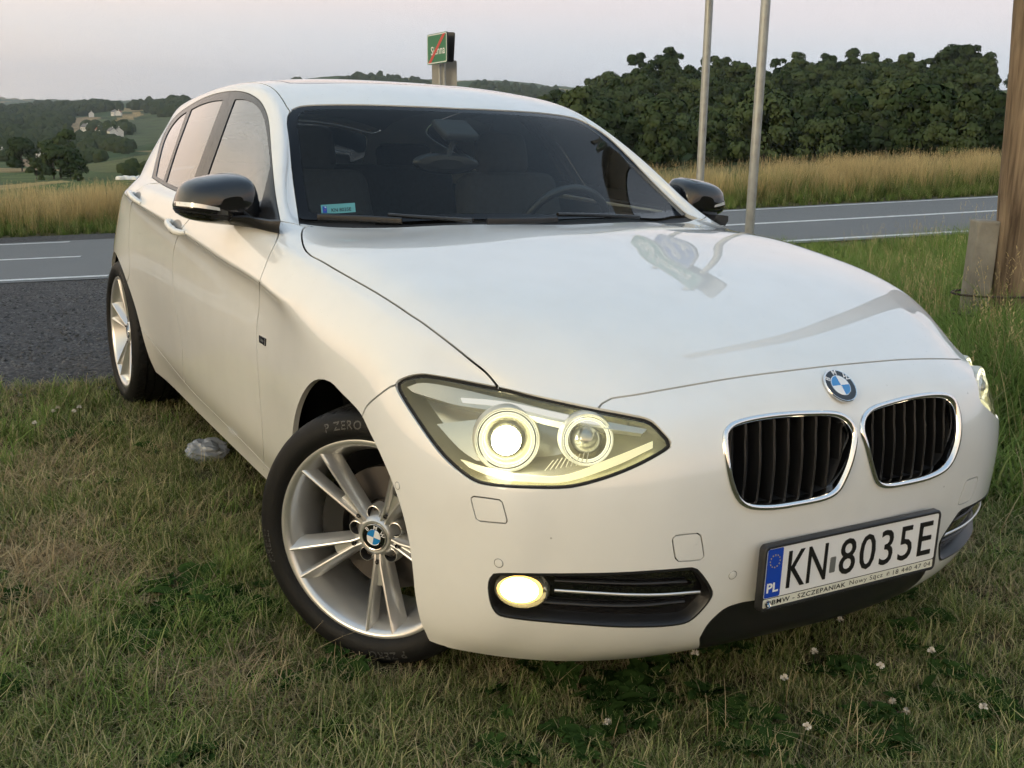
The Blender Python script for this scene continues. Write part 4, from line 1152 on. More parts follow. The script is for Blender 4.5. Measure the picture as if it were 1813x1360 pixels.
# ------------------------------------------------------------------ windscreen details
wv = WIND.data.vertices
k3 = KDTree(len(L_WS)*4+400); cnt = 0
pts = []
for a, b in zip(L_WS[:-1], L_WS[1:]): pts += [a.lerp(b, t/4) for t in range(4)]
wb = curve_ax(WSB, 'xy'); 
for a, b in zip(wb[:-1], wb[1:]): pts += [a.lerp(b, t/4) for t in range(4)]
k3 = KDTree(len(pts))
for i, p in enumerate(pts): k3.insert(p, i)
k3.balance()
at_ = WIND.data.attributes.new('edge', 'FLOAT', 'POINT')
for i, v in enumerate(wv): at_.data[i].value = k3.find(Vector((v.co.x, -abs(v.co.y), v.co.z)))[2]
def frit(m, width):
    N, L = nodes_of(m); out = [n for n in N if n.type == 'OUTPUT_MATERIAL'][0]; src = out.inputs[0].links[0].from_socket
    at = N.new('ShaderNodeAttribute'); at.attribute_name = 'edge'
    mr = N.new('ShaderNodeMapRange'); mr.inputs[1].default_value = width; mr.inputs[2].default_value = width*1.25; mr.inputs[3].default_value = 1; mr.inputs[4].default_value = 0
    L.new(at.outputs['Fac'], mr.inputs[0])
    b = N.new('ShaderNodeBsdfPrincipled'); b.inputs['Base Color'].default_value = (.004,.004,.005,1); b.inputs['Roughness'].default_value = .03; b.inputs['Specular IOR Level'].default_value = .16
    mx = N.new('ShaderNodeMixShader'); L.new(mr.outputs[0], mx.inputs[0]); L.new(src, mx.inputs[1]); L.new(b.outputs[0], mx.inputs[2]); L.new(mx.outputs[0], out.inputs[0])
frit(M['windscreen'], .028)
def wsp(px, py, lift):
    h = hit_px(px, py); return h+mnormal(h)*(lift-.003)
# registration sticker behind the glass
Q = [(567.5,360.5),(628,356.5),(629.5,373),(569,377.5)]
def bil(u, v): 
    a = np.array(Q[0])*(1-u)+np.array(Q[1])*u; b = np.array(Q[3])*(1-u)+np.array(Q[2])*u; p = a*(1-v)+b*v; return wsp(p[0], p[1], -.002)
STK = MB(); STK.grid([[bil(u, v) for u in np.linspace(0, 1, 8)] for v in (0, .5, 1)]); sto = STK.out('sticker', mat('sticker_teal', (.16,.42,.44), .4), WIND)
V, F = text_geo('KN 8035E', 1, bold=.01); xs = [v[0] for v in V]; ys = [v[1] for v in V]
def on_stk(V, F, u0, u1, v0, v1, m, name, lift=-.0012):
    xs = [v[0] for v in V]; ys = [v[1] for v in V]; mb = MB()
    for v in V:
        u = u0+(v[0]-min(xs))/(max(xs)-min(xs))*(u1-u0); w = v1+(v[1]-min(ys))/(max(ys)-min(ys))*(v0-v1)
        p = bil(u, w); mb.v.append(tuple(p+mnormal(p)*.0008))
    mb.f = F; mb.mi = [0]*len(F); return mb.out(name, m, sto, smooth=False)
on_stk(V, F, .30, .88, .46, .84, M['ink'], 'lettering')
on_stk([(0,0,0),(1,0,0),(1,1,0),(0,1,0)], [(0,1,2,3)], .045, .17, .18, .88, M['blue'], 'blue_band')
on_stk([(0,0,0),(1,0,0),(1,1,0),(0,1,0)], [(0,1,2,3)], .06, .155, .24, .42, M['white'], 'flag_white')
on_stk([(0,0,0),(1,0,0),(1,1,0),(0,1,0)], [(0,1,2,3)], .06, .155, .42, .60, mat('flag_red', (.55,.03,.04), .5), 'flag_red')
# wipers
def wiper(blade, arm):
    o = empty('wiper', parent=CAR)
    mb = MB(); mb.tube([wsp(*p, .016) for p in catmull2(blade)], .0065, 8, ry=.010); mb.out('wiper_blade', M['black_satin'], o)
    mb = MB(); mb.tube([wsp(p[0], p[1], .020) for p in catmull2(arm)], .0075, 8, ry=.006); mb.out('wiper_arm', M['black_satin'], o)
wiper([(563,391.5),(640,394.5),(712,399)], [(688,389.5),(740,394),(836,401)])
wiper([(862,400),(920,399.5),(985,397)], [(985,389),(1040,390),(1130,394)])
# fender badge
c, n = surf(466, 603, -.0015); t = Vector((1,0,0)); Bd = basis(tuple(c), tuple(-t), (0,0,1))
# local x runs towards the rear when seen from the right side, so flip to read front to back
Bd = basis(tuple(c), (1,0,0), (0,0,1)); 
bd = MB(); bd.grid([rrect(-.030,.030,-.0105,.0105,.003,-.002), rrect(-.030,.030,-.0105,.0105,.003,.0015)], closed_u=True); bd.fan(rrect(-.030,.030,-.0105,.0105,.003,.0015)); bd.xf(Bd); b1 = bd.out('badge', M['black_gloss'], CAR, angle=35)
bt = MB()
for x, w in ((-.012,.004),(-.006,.003),(0,.004),(.006,.003)): bt.fan([(x,-.0035,.0018),(x+w,-.0035,.0018),(x+w,.0035,.0018),(x,.0035,.0018)])
bt.fan([(.0215,-.0085,.0018),(.0245,-.0085,.0018),(.0245,.0085,.0018),(.0215,.0085,.0018)]); bt.xf(Bd); b2 = bt.out('badge_mark', M['alu'], b1, smooth=False)
b3 = mirror_obj(b1); mirror_obj(b2, parent=b3)
# ------------------------------------------------------------------ interior
def rounded(name, m, parent, c, d, rot=0.0, bev=.03, taper=0.0, rotz=0.0):
    mb = MB(); mb.box((0,0,0), d)
    mb.v = [(x*(1-taper*(z/d[2]+.5)), y*(1-taper*(z/d[2]+.5)), z) for x, y, z in mb.v]
    o = mb.out(name, m, parent, smooth=True, angle=None)
    b = o.modifiers.new('b', 'BEVEL'); b.width = bev; b.segments = 4
    o.location = c; o.rotation_euler = (0, rot, rotz); return o
def seat(y, x, rear=False, w=.50):
    s_ = empty('seat', parent=CAR); s_.location = (x, y, 0)
    rounded('seat_cushion', M['seat'], s_, (0,0,.50), (.52,w,.16), R(-6), .05)
    rounded('backrest', M['seat'], s_, (-.33,0,.80), (.15,w*.96,.62), R(-20), .055, .12)
    hr = rounded('headrest', M['seat'], s_, (-.47,0,1.165), (.10,.23,.17), R(-12), .045, .08)
    p = MB()
    for k in (-.055, .055): p.tube([(-.44,k,1.02),(-.47,k,1.12)], .006, 8)
    p.out('headrest_post', M['chrome'], s_)
    return s_
seat(-.395, -1.12); seat(.385, -1.06)
sb = empty('rear_bench', parent=CAR)
rounded('seat_cushion', M['seat'], sb, (-1.98,0,.52), (.50,1.22,.17), R(-5), .05)
rounded('backrest', M['seat'], sb, (-2.33,0,.82), (.16,1.20,.52), R(-22), .05)
for y in (-.40, .40): rounded('headrest', M['seat'], sb, (-2.47,y,1.10), (.09,.27,.14), R(-15), .04)
# dashboard with a raised binnacle
db = MB(); rows = []
for y in np.linspace(-.70, .70, 29):
    bump = .035*math.exp(-((y-.36)/.19)**2); cv = .10*(1-(y/.75)**2)
    rows.append([(-.60-.14*(abs(y)/.7)**2, y, .955), (-.74+.02*cv, y, .958), (-.86, y, .962+bump), (-.93, y, .940+bump), (-.945, y, .86), (-.92, y, .70), (-.80, y, .55)])
db.grid(rows); db.out('dashboard', M['dash'], CAR, angle=50)
sw = empty('steering_wheel', parent=CAR); sw.matrix_local = basis((-1.02,.36,.90), (0,1,0), (.36,0,.93))
t_ = MB(); t_.tube([(.185*math.cos(a), .185*math.sin(a), 0) for a in np.linspace(0, 2*math.pi, 48, endpoint=False)], .015, 10, closed=True, up=Vector((0,0,1))); t_.out('steering_rim', M['black_satin'], sw)
t_ = MB(); t_.lathe([(.075,-.02),(.07,.02),(.05,.032),(.001,.035)], 32, axis='z'); 
for a in (0, 180, 270): t_.tube([(.05*math.cos(R(a)), .05*math.sin(R(a)), .005), (.18*math.cos(R(a)), .18*math.sin(R(a)), 0)], .016, 8, up=Vector((0,0,1)), ry=.008)
t_.out('steering_hub', M['black_satin'], sw)
# roof lining, rear parcel shelf, pillars inside
rl = MB(); rows = []
for x in np.linspace(-1.30, -2.95, 14):
    row = []
    for y in np.linspace(-.50, .50, 11):
        h = hit_dir((x, y, 3), (0, 0, -1)); row.append(h-Vector((0,0,.045)))
    rows.append(row)
rl.grid(rows); rl.out('headliner', M['liner'], CAR)
ps = MB(); ps.box((-2.85,0,.93), (.60,1.05,.03)); ps.out('parcel_shelf', M['dash'], CAR, smooth=False)
# interior sensor housing and rear-view mirror at the top of the windscreen
c1 = wsp(815, 222, -.012); rounded('sensor_housing', M['black_matte'], CAR, tuple(c1+Vector((-.03,0,-.004))), (.12,.13,.03), R(24), .012)
rm = MB(); cm = wsp(800, 235, -.11); A = [(0, .115*math.cos(a)*(1 if abs(math.cos(a)) < .8 else .98), .036*math.sin(a)) for a in np.linspace(0, 2*math.pi, 36, endpoint=False)]
rm.grid([[(-.006, y, z) for _, y, z in A], [(.004, y, z) for _, y, z in A], [(.016, y*.88, z*.8) for _, y, z in A], [(.020, y*.5, z*.45) for _, y, z in A]], closed_u=True); rm.fan([(-.006, y, z) for _, y, z in A]); rm.fan([(.020, y*.5, z*.45) for _, y, z in A])
ro_ = recalc(rm.out('rear_view_mirror', M['black_satin'], CAR)); ro_.location = cm; ro_.rotation_euler = (0, R(8), R(-12))
st_ = MB(); st_.tube([c1+Vector((-.02,0,-.01)), cm+Vector((.015,0,.02))], .010, 8); st_.out('mirror_stem', M['black_matte'], CAR)
# inner door cards so that the cabin is closed below the windows
for s_ in (-1, 1):
    dc = MB(); rows = []
    for x in np.linspace(-.75, -2.75, 12):
        rows.append([(x, s_*.745, .30), (x, s_*.755, .70), (x, s_*(.745 if x > -2.3 else .745-.12*(-2.3-x)/.45), .985)])
    dc.grid(rows); dc.out('door_card', M['dash'], CAR)
fl_ = MB(); fl_.box((-1.6,0,.30), (2.3,1.48,.03)); fl_.box((-.72,0,.62), (.03,1.40,.62)); fl_.out('cabin_floor', M['dash'], CAR, smooth=False)
# ------------------------------------------------------------------ terrain
RTH, RR0, RW, RK = -.407, 13.257, 2.916, .003   # road: heading, distance of its near line, lane width, bend
RN = np.array((-math.cos(RTH), -math.sin(RTH))); RTG = np.array((-math.sin(RTH), math.cos(RTH)))
def road_s(x, y): 
    u = x*RTG[0]+y*RTG[1]; return x*RN[0]+y*RN[1]-RK*np.clip(u, -14, 40)**2, u
def road_xy(s, u):
    s = s+RK*np.clip(u, -14, 40)**2; return RN[0]*s+RTG[0]*u, RN[1]*s+RTG[1]*u
def sstep(a, b, x):
    t = np.clip((x-a)/(b-a), 0, 1); return t*t*(3-2*t)
def vnoise(x, y, seed=0):
    """smooth value noise, vectorised"""
    xi = np.floor(x).astype(np.int64); yi = np.floor(y).astype(np.int64); xf = x-xi; yf = y-yi
    def h(a, b):
        n = (a*374761393+b*668265263+seed*974711) & 0x7fffffff; n = ((n ^ (n >> 13))*1274126177) & 0x7fffffff
        return ((n ^ (n >> 16)) & 0xffff)/65535.0
    u = xf*xf*(3-2*xf); v = yf*yf*(3-2*yf)
    return (h(xi, yi)*(1-u)+h(xi+1, yi)*u)*(1-v)+(h(xi, yi+1)*(1-u)+h(xi+1, yi+1)*u)*v
def fbm(x, y, seed=0, o=4):
    s = 0; a = .5; f = 1
    for k in range(o): s = s+a*vnoise(x*f, y*f, seed+k*17); a *= .5; f *= 2.03
    return s
def near_z(x, y):
    s, u = road_s(x, y)
    P = -.603+.042*np.clip(x, -40, 6)+.063*np.clip(y, -18, 40)
    b = np.clip((s-2.9)/(12.6-2.9), 0, 1); b = np.where(b < .12, b*b/.24, b-.06)/.94
    z = P*b
    off = sstep(13.3, 11.5, s)*sstep(-1.5, -3.5, -s+0) if False else 0
    # small unevenness off the road and the car's own footprint
    r = (fbm(x*1.3, y*1.3, 3)-.5)*.05*sstep(13.2, 12.0, s)
    keep = np.exp(-(((x+1.3)/2.4)**4+(y/1.3)**4))
    r = r*(1-keep)
    # bank on the left side of the car (tall-grass verge near the wooden pole)
    return z+r
# far profile: photo column -> (distance, photo row) of the land seen there
PROF = {
 -700: [(30,420),(120,345),(200,335),(420,310),(700,290),(1100,262),(1600,230),(2300,205),(3200,192),(5200,186),(7800,176)],
 0: [(30,412),(60,350),(120,334),(165,327),(230,335),(420,303),(600,287),(800,284),(1000,268),(1400,240),(1900,215),(2500,200),(3200,192),(5200,187),(6600,181),(7800,176)],
 110: [(30,408),(60,348),(120,328),(165,320),(230,330),(420,302),(560,292),(700,291),(1000,272),(1400,245),(1700,228),(2100,208),(2500,196),(3200,190),(5200,184),(6600,182),(7800,178)],
 230: [(30,404),(60,345),(120,322),(160,318),(220,326),(420,300),(560,281),(640,277),(780,283),(1000,262),(1400,235),(1800,214),(2100,203),(2450,192),(3000,188),(5200,185),(7800,182)],
 340: [(30,400),(60,342),(120,318),(160,314),(220,322),(420,294),(560,270),(640,266),(780,272),(1000,255),(1400,230),(1800,205),(2100,190),(2300,183),(3000,184),(5200,180),(7800,178)],
 520: [(30,392),(60,338),(160,310),(420,285),(640,262),(1000,245),(1600,210),(2100,180),(2500,150),(2800,143),(4200,150),(7800,160)],
 650: [(30,386),(60,335),(160,306),(420,280),(1000,240),(1600,205),(2100,170),(2500,140),(2800,136),(4200,145),(7800,160)],
 800: [(30,378),(60,330),(160,302),(420,275),(1000,235),(1600,200),(2100,170),(2500,152),(2800,148),(4200,146),(5200,150),(7800,160)],
 880: [(30,374),(60,328),(160,300),(420,272),(1000,230),(1600,200),(2100,175),(2500,162),(2900,152),(3600,145),(4200,143),(5200,152),(7800,165)],
 980: [(30,370),(60,326),(130,318),(260,296),(330,270),(420,230),(480,215),(700,235),(1600,205),(2100,185),(2900,164),(4200,154),(5200,160),(7800,170)],
 1060: [(30,367),(60,325),(130,318),(230,300),(300,270),(380,225),(440,188),(500,185),(800,215),(2900,180),(4200,165),(7800,175)],
 1160: [(30,363),(60,322),(130,316),(230,296),(300,262),(380,210),(440,170),(500,164),(800,205),(2900,190),(7800,185)],
 1300: [(30,357),(60,318),(130,312),(230,290),(300,255),(380,205),(440,172),(500,166),(800,205),(2900,200),(7800,195)],
 1450: [(30,352),(60,312),(130,308),(230,286),(300,248),(380,200),(440,164),(500,157),(800,205),(2900,210),(7800,205)],
 1600: [(30,347),(60,308),(130,302),(230,280),(300,242),(380,196),(440,162),(500,155),(800,205),(2900,218),(7800,215)],
 1700: [(30,343),(60,305),(130,300),(230,278),(300,240),(380,195),(440,160),(500,154),(700,180),(2900,224),(7800,220)],
 1790: [(30,340),(60,303),(130,298),(230,276),(300,245),(380,205),(440,180),(520,161),(600,158),(800,200),(2900,228),(7800,225)],
 2100: [(30,330),(60,300),(130,292),(230,270),(300,240),(420,185),(520,165),(800,200),(2900,240),(7800,240)],
 2600: [(30,330),(60,300),(130,292),(230,270),(300,240),(420,200),(520,190),(800,220),(2900,250),(7800,255)],
}
def px_az(px):
    d = ray(px, 250); return math.atan2(d.y, d.x) % (2*math.pi)
def zrow(px, row, dist):
    d = ray(px, row); return CAM.z+d.z/math.hypot(d.x, d.y)*dist
_cols = sorted(PROF); _caz = np.array([px_az(c) for c in _cols])       # azimuth falls as the column moves right
DGRID = np.geomspace(30, 7800, 160)
_ztab = np.array([np.interp(np.log(DGRID), np.log([p[0] for p in PROF[c]]), [zrow(c, p[1], p[0]) for p in PROF[c]]) for c in _cols])
def far_z(x, y):
    dx = x-CAM.x; dy = y-CAM.y; d = np.hypot(dx, dy); a = np.arctan2(dy, dx)
    mid = _caz[len(_caz)//2]; a = mid+((a-mid+math.pi) % (2*math.pi)-math.pi)
    ca = _caz[::-1]; zt = _ztab[::-1]
    ai = np.clip(np.interp(a, ca, np.arange(len(ca))), 0, len(ca)-1.001); i0 = ai.astype(int); fa = ai-i0; fa = fa*fa*(3-2*fa)
    di = np.clip(np.interp(np.log(np.maximum(d, 1)), np.log(DGRID), np.arange(len(DGRID))), 0, len(DGRID)-1.001); j0 = di.astype(int); fd = di-j0
    z = (zt[i0, j0]*(1-fd)+zt[i0, j0+1]*fd)*(1-fa)+(zt[i0+1, j0]*(1-fd)+zt[i0+1, j0+1]*fd)*fa
    # behind and beside the camera the land just rolls gently
    lim = sstep(ca[-1]+.15, ca[-1]+.9, a)+sstep(ca[0]-.15, ca[0]-.9, a); lim = np.clip(lim, 0, 1)
    gen = -2-12*sstep(30, 300, d)+ (fbm(x/420., y/420., 9)-.45)*60*sstep(60, 900, d)
    z = z*(1-lim)+gen*lim
    z = z+(fbm(x/90., y/90., 5)-.47)*d*.008*sstep(200, 700, d)
    return z
def ground_z(x, y):
    x = np.asarray(x, float); y = np.asarray(y, float)
    d = np.hypot(x-CAM.x, y-CAM.y); s, u = road_s(x, y)
    w = np.maximum(sstep(21.5, 27, s), sstep(26, 40, d))
    return near_z(x, y)*(1-w)+far_z(x, y)*w
def gz(x, y): return float(ground_z(np.array([x]), np.array([y]))[0])
def ground_hit(px, py, tmax=9000.):
    d = ray(px, py); t = np.geomspace(.5, tmax, 900); X = CAM.x+d.x*t; Y = CAM.y+d.y*t; Z = CAM.z+d.z*t
    b = np.nonzero(Z < ground_z(X, Y))[0]
    if not len(b): return None
    i = b[0]; lo = t[max(0, i-1)]; hi = t[i]
    for k in range(30):
        m = (lo+hi)/2
        if CAM.z+d.z*m < gz(CAM.x+d.x*m, CAM.y+d.y*m): hi = m
        else: lo = m
    return CAM+d*hi
def ground_hits(P):
    """many photo points at once -> array of positions (nan where the ray meets no ground)"""
    D = np.array([tuple(ray(*p)) for p in P]); t = np.geomspace(8, 8000, 420); out = np.full((len(P), 3), np.nan); C = np.array(tuple(CAM))
    for a in range(0, len(P), 400):
        d = D[a:a+400]; Q = C[None, None]+d[:, None]*t[None, :, None]; below = Q[..., 2] < ground_z(Q[..., 0], Q[..., 1])
        i = below.argmax(1); ok = below.any(1) & (i > 0)
        out[a:a+400][ok] = Q[np.arange(len(d)), i][ok]
    return out
# one sheet from the car to the horizon
va = px_az(906)
az = np.concatenate([va+np.linspace(-.62, .62, 900), va+.62+np.linspace(0, 2*math.pi-1.24, 90)[1:-1]])
rad = np.concatenate([[0.01], np.geomspace(.35, 60, 150), np.geomspace(62, 8000, 260)])
AA, RR = np.meshgrid(az, rad); GX = CAM.x+RR*np.cos(AA); GY = CAM.y+RR*np.sin(AA); GZ = ground_z(GX, GY)
nr, na = GX.shape
verts = np.stack([GX.ravel(), GY.ravel(), GZ.ravel()], 1)
I = np.arange(nr*na).reshape(nr, na); J = np.roll(I, -1, 1)
quads = np.stack([I[:-1].ravel(), J[:-1].ravel(), J[1:].ravel(), I[1:].ravel()], 1)
def np_mesh(name, verts, faces, m, smooth=True, parent=None):
    me = bpy.data.meshes.new(name); n = len(verts); k = faces.shape[1]
    me.vertices.add(n); me.vertices.foreach_set('co', np.ascontiguousarray(verts, dtype=np.float32).ravel())
    me.loops.add(faces.size); me.loops.foreach_set('vertex_index', np.ascontiguousarray(faces, dtype=np.int32).ravel())
    me.polygons.add(len(faces)); me.polygons.foreach_set('loop_start', np.arange(0, faces.size, k, dtype=np.int32))
    me.polygons.foreach_set('use_smooth', np.full(len(faces), smooth)); me.update(calc_edges=True); me.validate()
    if m: me.materials.append(m)
    o = bpy.data.objects.new(name, me); COL.objects.link(o)
    if parent is not None: o.parent = parent
    return o
def ground_material():
    m = bpy.data.materials.new('ground'); m.use_nodes = True; N, L = nodes_of(m); b = N['Principled BSDF']; b.inputs['Roughness'].default_value = .95; b.inputs['Specular IOR Level'].default_value = .15
    g = N.new('ShaderNodeNewGeometry'); sp = N.new('ShaderNodeSeparateXYZ'); L.new(g.outputs['Position'], sp.inputs[0])
    def noise(scale, detail=6, vec=None):
        n = N.new('ShaderNodeTexNoise'); n.inputs['Scale'].default_value = scale; n.inputs['Detail'].default_value = detail; L.new(vec or g.outputs['Position'], n.inputs['Vector']); return n
    def rampn(src, stops):
        r = N.new('ShaderNodeValToRGB'); e = r.color_ramp.elements
        while len(e) > 1: e.remove(e[-1])
        e[0].position = stops[0][0]; e[0].color = (*stops[0][1], 1)
        for p, c in stops[1:]: x = e.new(p); x.color = (*c, 1)
        L.new(src, r.inputs[0]); return r
    # close by: soil, thatch and moss between the blades
    n1 = noise(9, 9); soil = rampn(n1.outputs[0], [(.30,(.040,.036,.020)),(.5,(.075,.068,.032)),(.7,(.13,.105,.055))])
    # far: patchwork of fields (cells in plan, stretched along the slope)
    mp = N.new('ShaderNodeMapping'); mp.inputs['Scale'].default_value = (1/150, 1/260, 0); mp.inputs['Rotation'].default_value = (0, 0, R(25)); L.new(g.outputs['Position'], mp.inputs[0])
    wob = noise(.006, 3); wm = N.new('ShaderNodeVectorMath'); wm.operation = 'SCALE'; wm.inputs['Scale'].default_value = .7; L.new(wob.outputs['Color'], wm.inputs[0])
    wa = N.new('ShaderNodeVectorMath'); wa.operation = 'ADD'; L.new(mp.outputs[0], wa.inputs[0]); L.new(wm.outputs[0], wa.inputs[1])
    vo = N.new('ShaderNodeTexVoronoi'); vo.inputs['Scale'].default_value = 1.0; vo.inputs['Randomness'].default_value = .85; L.new(wa.outputs[0], vo.inputs['Vector'])
    sc_ = N.new('ShaderNodeSeparateColor'); L.new(vo.outputs['Color'], sc_.inputs[0])
    field = rampn(sc_.outputs[0], [(0,(.055,.085,.028)),(.30,(.075,.105,.036)),(.48,(.050,.080,.030)),(.62,(.10,.115,.045)),(.78,(.27,.20,.095)),(.90,(.33,.26,.13)),(1.0,(.07,.10,.035))])
    field.color_ramp.interpolation = 'CONSTANT'
    n2 = noise(.05, 8); va_ = N.new('ShaderNodeMapRange'); va_.inputs[1].default_value = .3; va_.inputs[2].default_value = .7; va_.inputs[3].default_value = .72; va_.inputs[4].default_value = 1.25; L.new(n2.outputs[0], va_.inputs[0])
    fa = N.new('ShaderNodeAttribute'); fa.attribute_name = 'field'; fx = N.new('ShaderNodeMix'); fx.data_type = 'RGBA'; L.new(fa.outputs['Alpha'], fx.inputs[0]); L.new(field.outputs[0], fx.inputs[6]); L.new(fa.outputs['Color'], fx.inputs[7])
    fs = N.new('ShaderNodeVectorMath'); fs.operation = 'SCALE'; L.new(fx.outputs[2], fs.inputs[0]); L.new(va_.outputs[0], fs.inputs['Scale'])
    # distance from the parking place decides which is used
    ds = N.new('ShaderNodeVectorMath'); ds.operation = 'DISTANCE'; L.new(g.outputs['Position'], ds.inputs[0]); ds.inputs[1].default_value = (0,0,0)
    dm = N.new('ShaderNodeMapRange'); dm.inputs[1].default_value = 28; dm.inputs[2].default_value = 60; L.new(ds.outputs['Value'], dm.inputs[0])
    mx = N.new('ShaderNodeMix'); mx.data_type = 'RGBA'; L.new(dm.outputs[0], mx.inputs[0]); L.new(soil.outputs[0], mx.inputs[6]); L.new(fs.outputs[0], mx.inputs[7]); L.new(mx.outputs[2], b.inputs['Base Color'])
    nb = noise(38, 8); bp = N.new('ShaderNodeBump'); bp.inputs['Strength'].default_value = .6; bp.inputs['Distance'].default_value = .02; L.new(nb.outputs[0], bp.inputs['Height']); L.new(bp.outputs[0], b.inputs['Normal'])
    return m
FIELDS = [   # photo outlines of fields one can tell apart on the far slopes, with their crop colour
 ([(130,293),(180,288),(262,272),(345,262),(345,300),(190,306),(140,301)], (.115,.125,.048)), ([(150,240),(178,208),(200,214),(235,212),(300,203),(330,205),(330,240),(225,264),(130,250)], (.085,.105,.046)),
 ([(108,239),(135,208),(179,206),(165,222),(137,237)], (.30,.215,.115)), ([(200,215),(222,200),(248,198),(255,203),(232,212)], (.33,.235,.11)), ([(20,287),(28,280),(48,282),(88,289),(88,302),(62,301),(38,292)], (.27,.19,.11)),
 ([(18,240),(30,229),(46,227),(55,232),(42,240)], (.12,.155,.045)), ([(-60,342),(-60,332),(0,328),(110,319),(126,322),(40,332),(0,337)], (.30,.235,.095)), ([(-60,358),(-60,342),(30,334),(126,322),(230,318),(230,350),(0,362)], (.075,.115,.030)),
 ([(0,322),(0,312),(60,304),(75,312),(60,320)], (.095,.125,.042)), ([(107,266),(115,250),(175,243),(182,252),(165,262)], (.065,.095,.036)), ([(820,160),(850,148),(900,150),(930,158),(880,164)], (.14,.16,.075)), ([(1755,190),(1762,163),(1830,160),(1830,185)], (.13,.155,.055))]
def field_attribute(o):
    me = o.data; n = len(me.vertices); co = np.empty(n*3); me.vertices.foreach_get('co', co); co = co.reshape(-1, 3)
    d = co-np.array(tuple(CAM)); k = d @ np.array(tuple(FW)); px = IW/2+FPX*(d @ np.array(tuple(RT)))/np.where(k > 1, k, 1); py = IH/2-FPX*(d @ np.array(tuple(UP)))/np.where(k > 1, k, 1)
    col = np.zeros((n, 4), np.float32)
    for poly, c in FIELDS:
        xs = [p[0] for p in poly]; ys = [p[1] for p in poly]
        for i in np.nonzero((k > 55) & (px > min(xs)) & (px < max(xs)) & (py > min(ys)) & (py < max(ys)))[0]:
            if in_poly(px[i], py[i], poly): col[i] = (*c, 1)
    a = me.attributes.new('field', 'FLOAT_COLOR', 'POINT'); a.data.foreach_set('color', col.ravel())
GROUND = tag(np_mesh('ground', verts, quads, ground_material()), kind='structure')
field_attribute(GROUND)
# ------------------------------------------------------------------ lay-by of loose chippings, road with its paint
def patch(name, s0, s1, u0, u1, ns, nu, lift, m, parent=None, ragged=None):
    S = np.linspace(s0, s1, ns); U = np.linspace(u0, u1, nu); SS, UU = np.meshgrid(S, U, indexing='ij')
    if ragged is not None: SS = ragged(SS, UU)
    X, Y = road_xy(SS, UU); Z = ground_z(X, Y)+lift
    I = np.arange(ns*nu).reshape(ns, nu); q = np.stack([I[:-1,:-1].ravel(), I[:-1,1:].ravel(), I[1:,1:].ravel(), I[1:,:-1].ravel()], 1)
    return np_mesh(name, np.stack([X.ravel(), Y.ravel(), Z.ravel()], 1), q, m, parent=parent)
def stone_material(name, dark, light, scale, rough=.9, bump=.5, dist=.008):
    m = bpy.data.materials.new(name); m.use_nodes = True; N, L = nodes_of(m); b = N['Principled BSDF']; b.inputs['Roughness'].default_value = rough; b.inputs['Specular IOR Level'].default_value = .25
    g = N.new('ShaderNodeNewGeometry')
    vo = N.new('ShaderNodeTexVoronoi'); vo.inputs['Scale'].default_value = scale; L.new(g.outputs['Position'], vo.inputs['Vector'])
    n = N.new('ShaderNodeTexNoise'); n.inputs['Scale'].default_value = .9; n.inputs['Detail'].default_value = 7; L.new(g.outputs['Position'], n.inputs['Vector'])
    sc_ = N.new('ShaderNodeSeparateColor'); L.new(vo.outputs['Color'], sc_.inputs[0])
    ma = N.new('ShaderNodeMath'); ma.operation = 'MULTIPLY_ADD'; ma.inputs[1].default_value = .55; L.new(sc_.outputs[0], ma.inputs[0])
    mb = N.new('ShaderNodeMath'); mb.operation = 'MULTIPLY'; mb.inputs[1].default_value = .45; L.new(n.outputs[0], mb.inputs[0]); L.new(mb.outputs[0], ma.inputs[2])
    mx = N.new('ShaderNodeMix'); mx.data_type = 'RGBA'; mx.inputs[6].default_value = (*dark,1); mx.inputs[7].default_value = (*light,1); L.new(ma.outputs[0], mx.inputs[0]); L.new(mx.outputs[2], b.inputs['Base Color'])
    bp = N.new('ShaderNodeBump'); bp.inputs['Strength'].default_value = bump; bp.inputs['Distance'].default_value = dist; bp.invert = True; L.new(vo.outputs['Distance'], bp.inputs['Height']); L.new(bp.outputs[0], b.inputs['Normal'])
    return m
M['gravel'] = stone_material('chippings', (.026,.025,.026), (.12,.117,.116), 55, bump=1.0, dist=.012)
M['asphalt'] = stone_material('asphalt', (.135,.140,.140), (.195,.200,.200), 160, rough=.8, bump=.3, dist=.003)
M['roadpaint'] = mat('road_paint', (.62,.63,.62), .7); vary(M['roadpaint'], 6, .22, bump=.2, bscale=60)
GRAV_X = -2.95
def in_gravel(x, y, pad=0.0):
    s, u = road_s(x, y); e = GRAV_X+.35*(fbm(np.asarray(y)*1.1+7, np.asarray(x)*0+2.5, 21)-.5)+.10*np.maximum(0, -1.2-y)
    return (x < e+pad) & (s < 13.6) & (u < 1.6+1.5*(fbm(np.asarray(x)*.5, np.asarray(x)*0+1, 8)-.5)) & (u > -40)
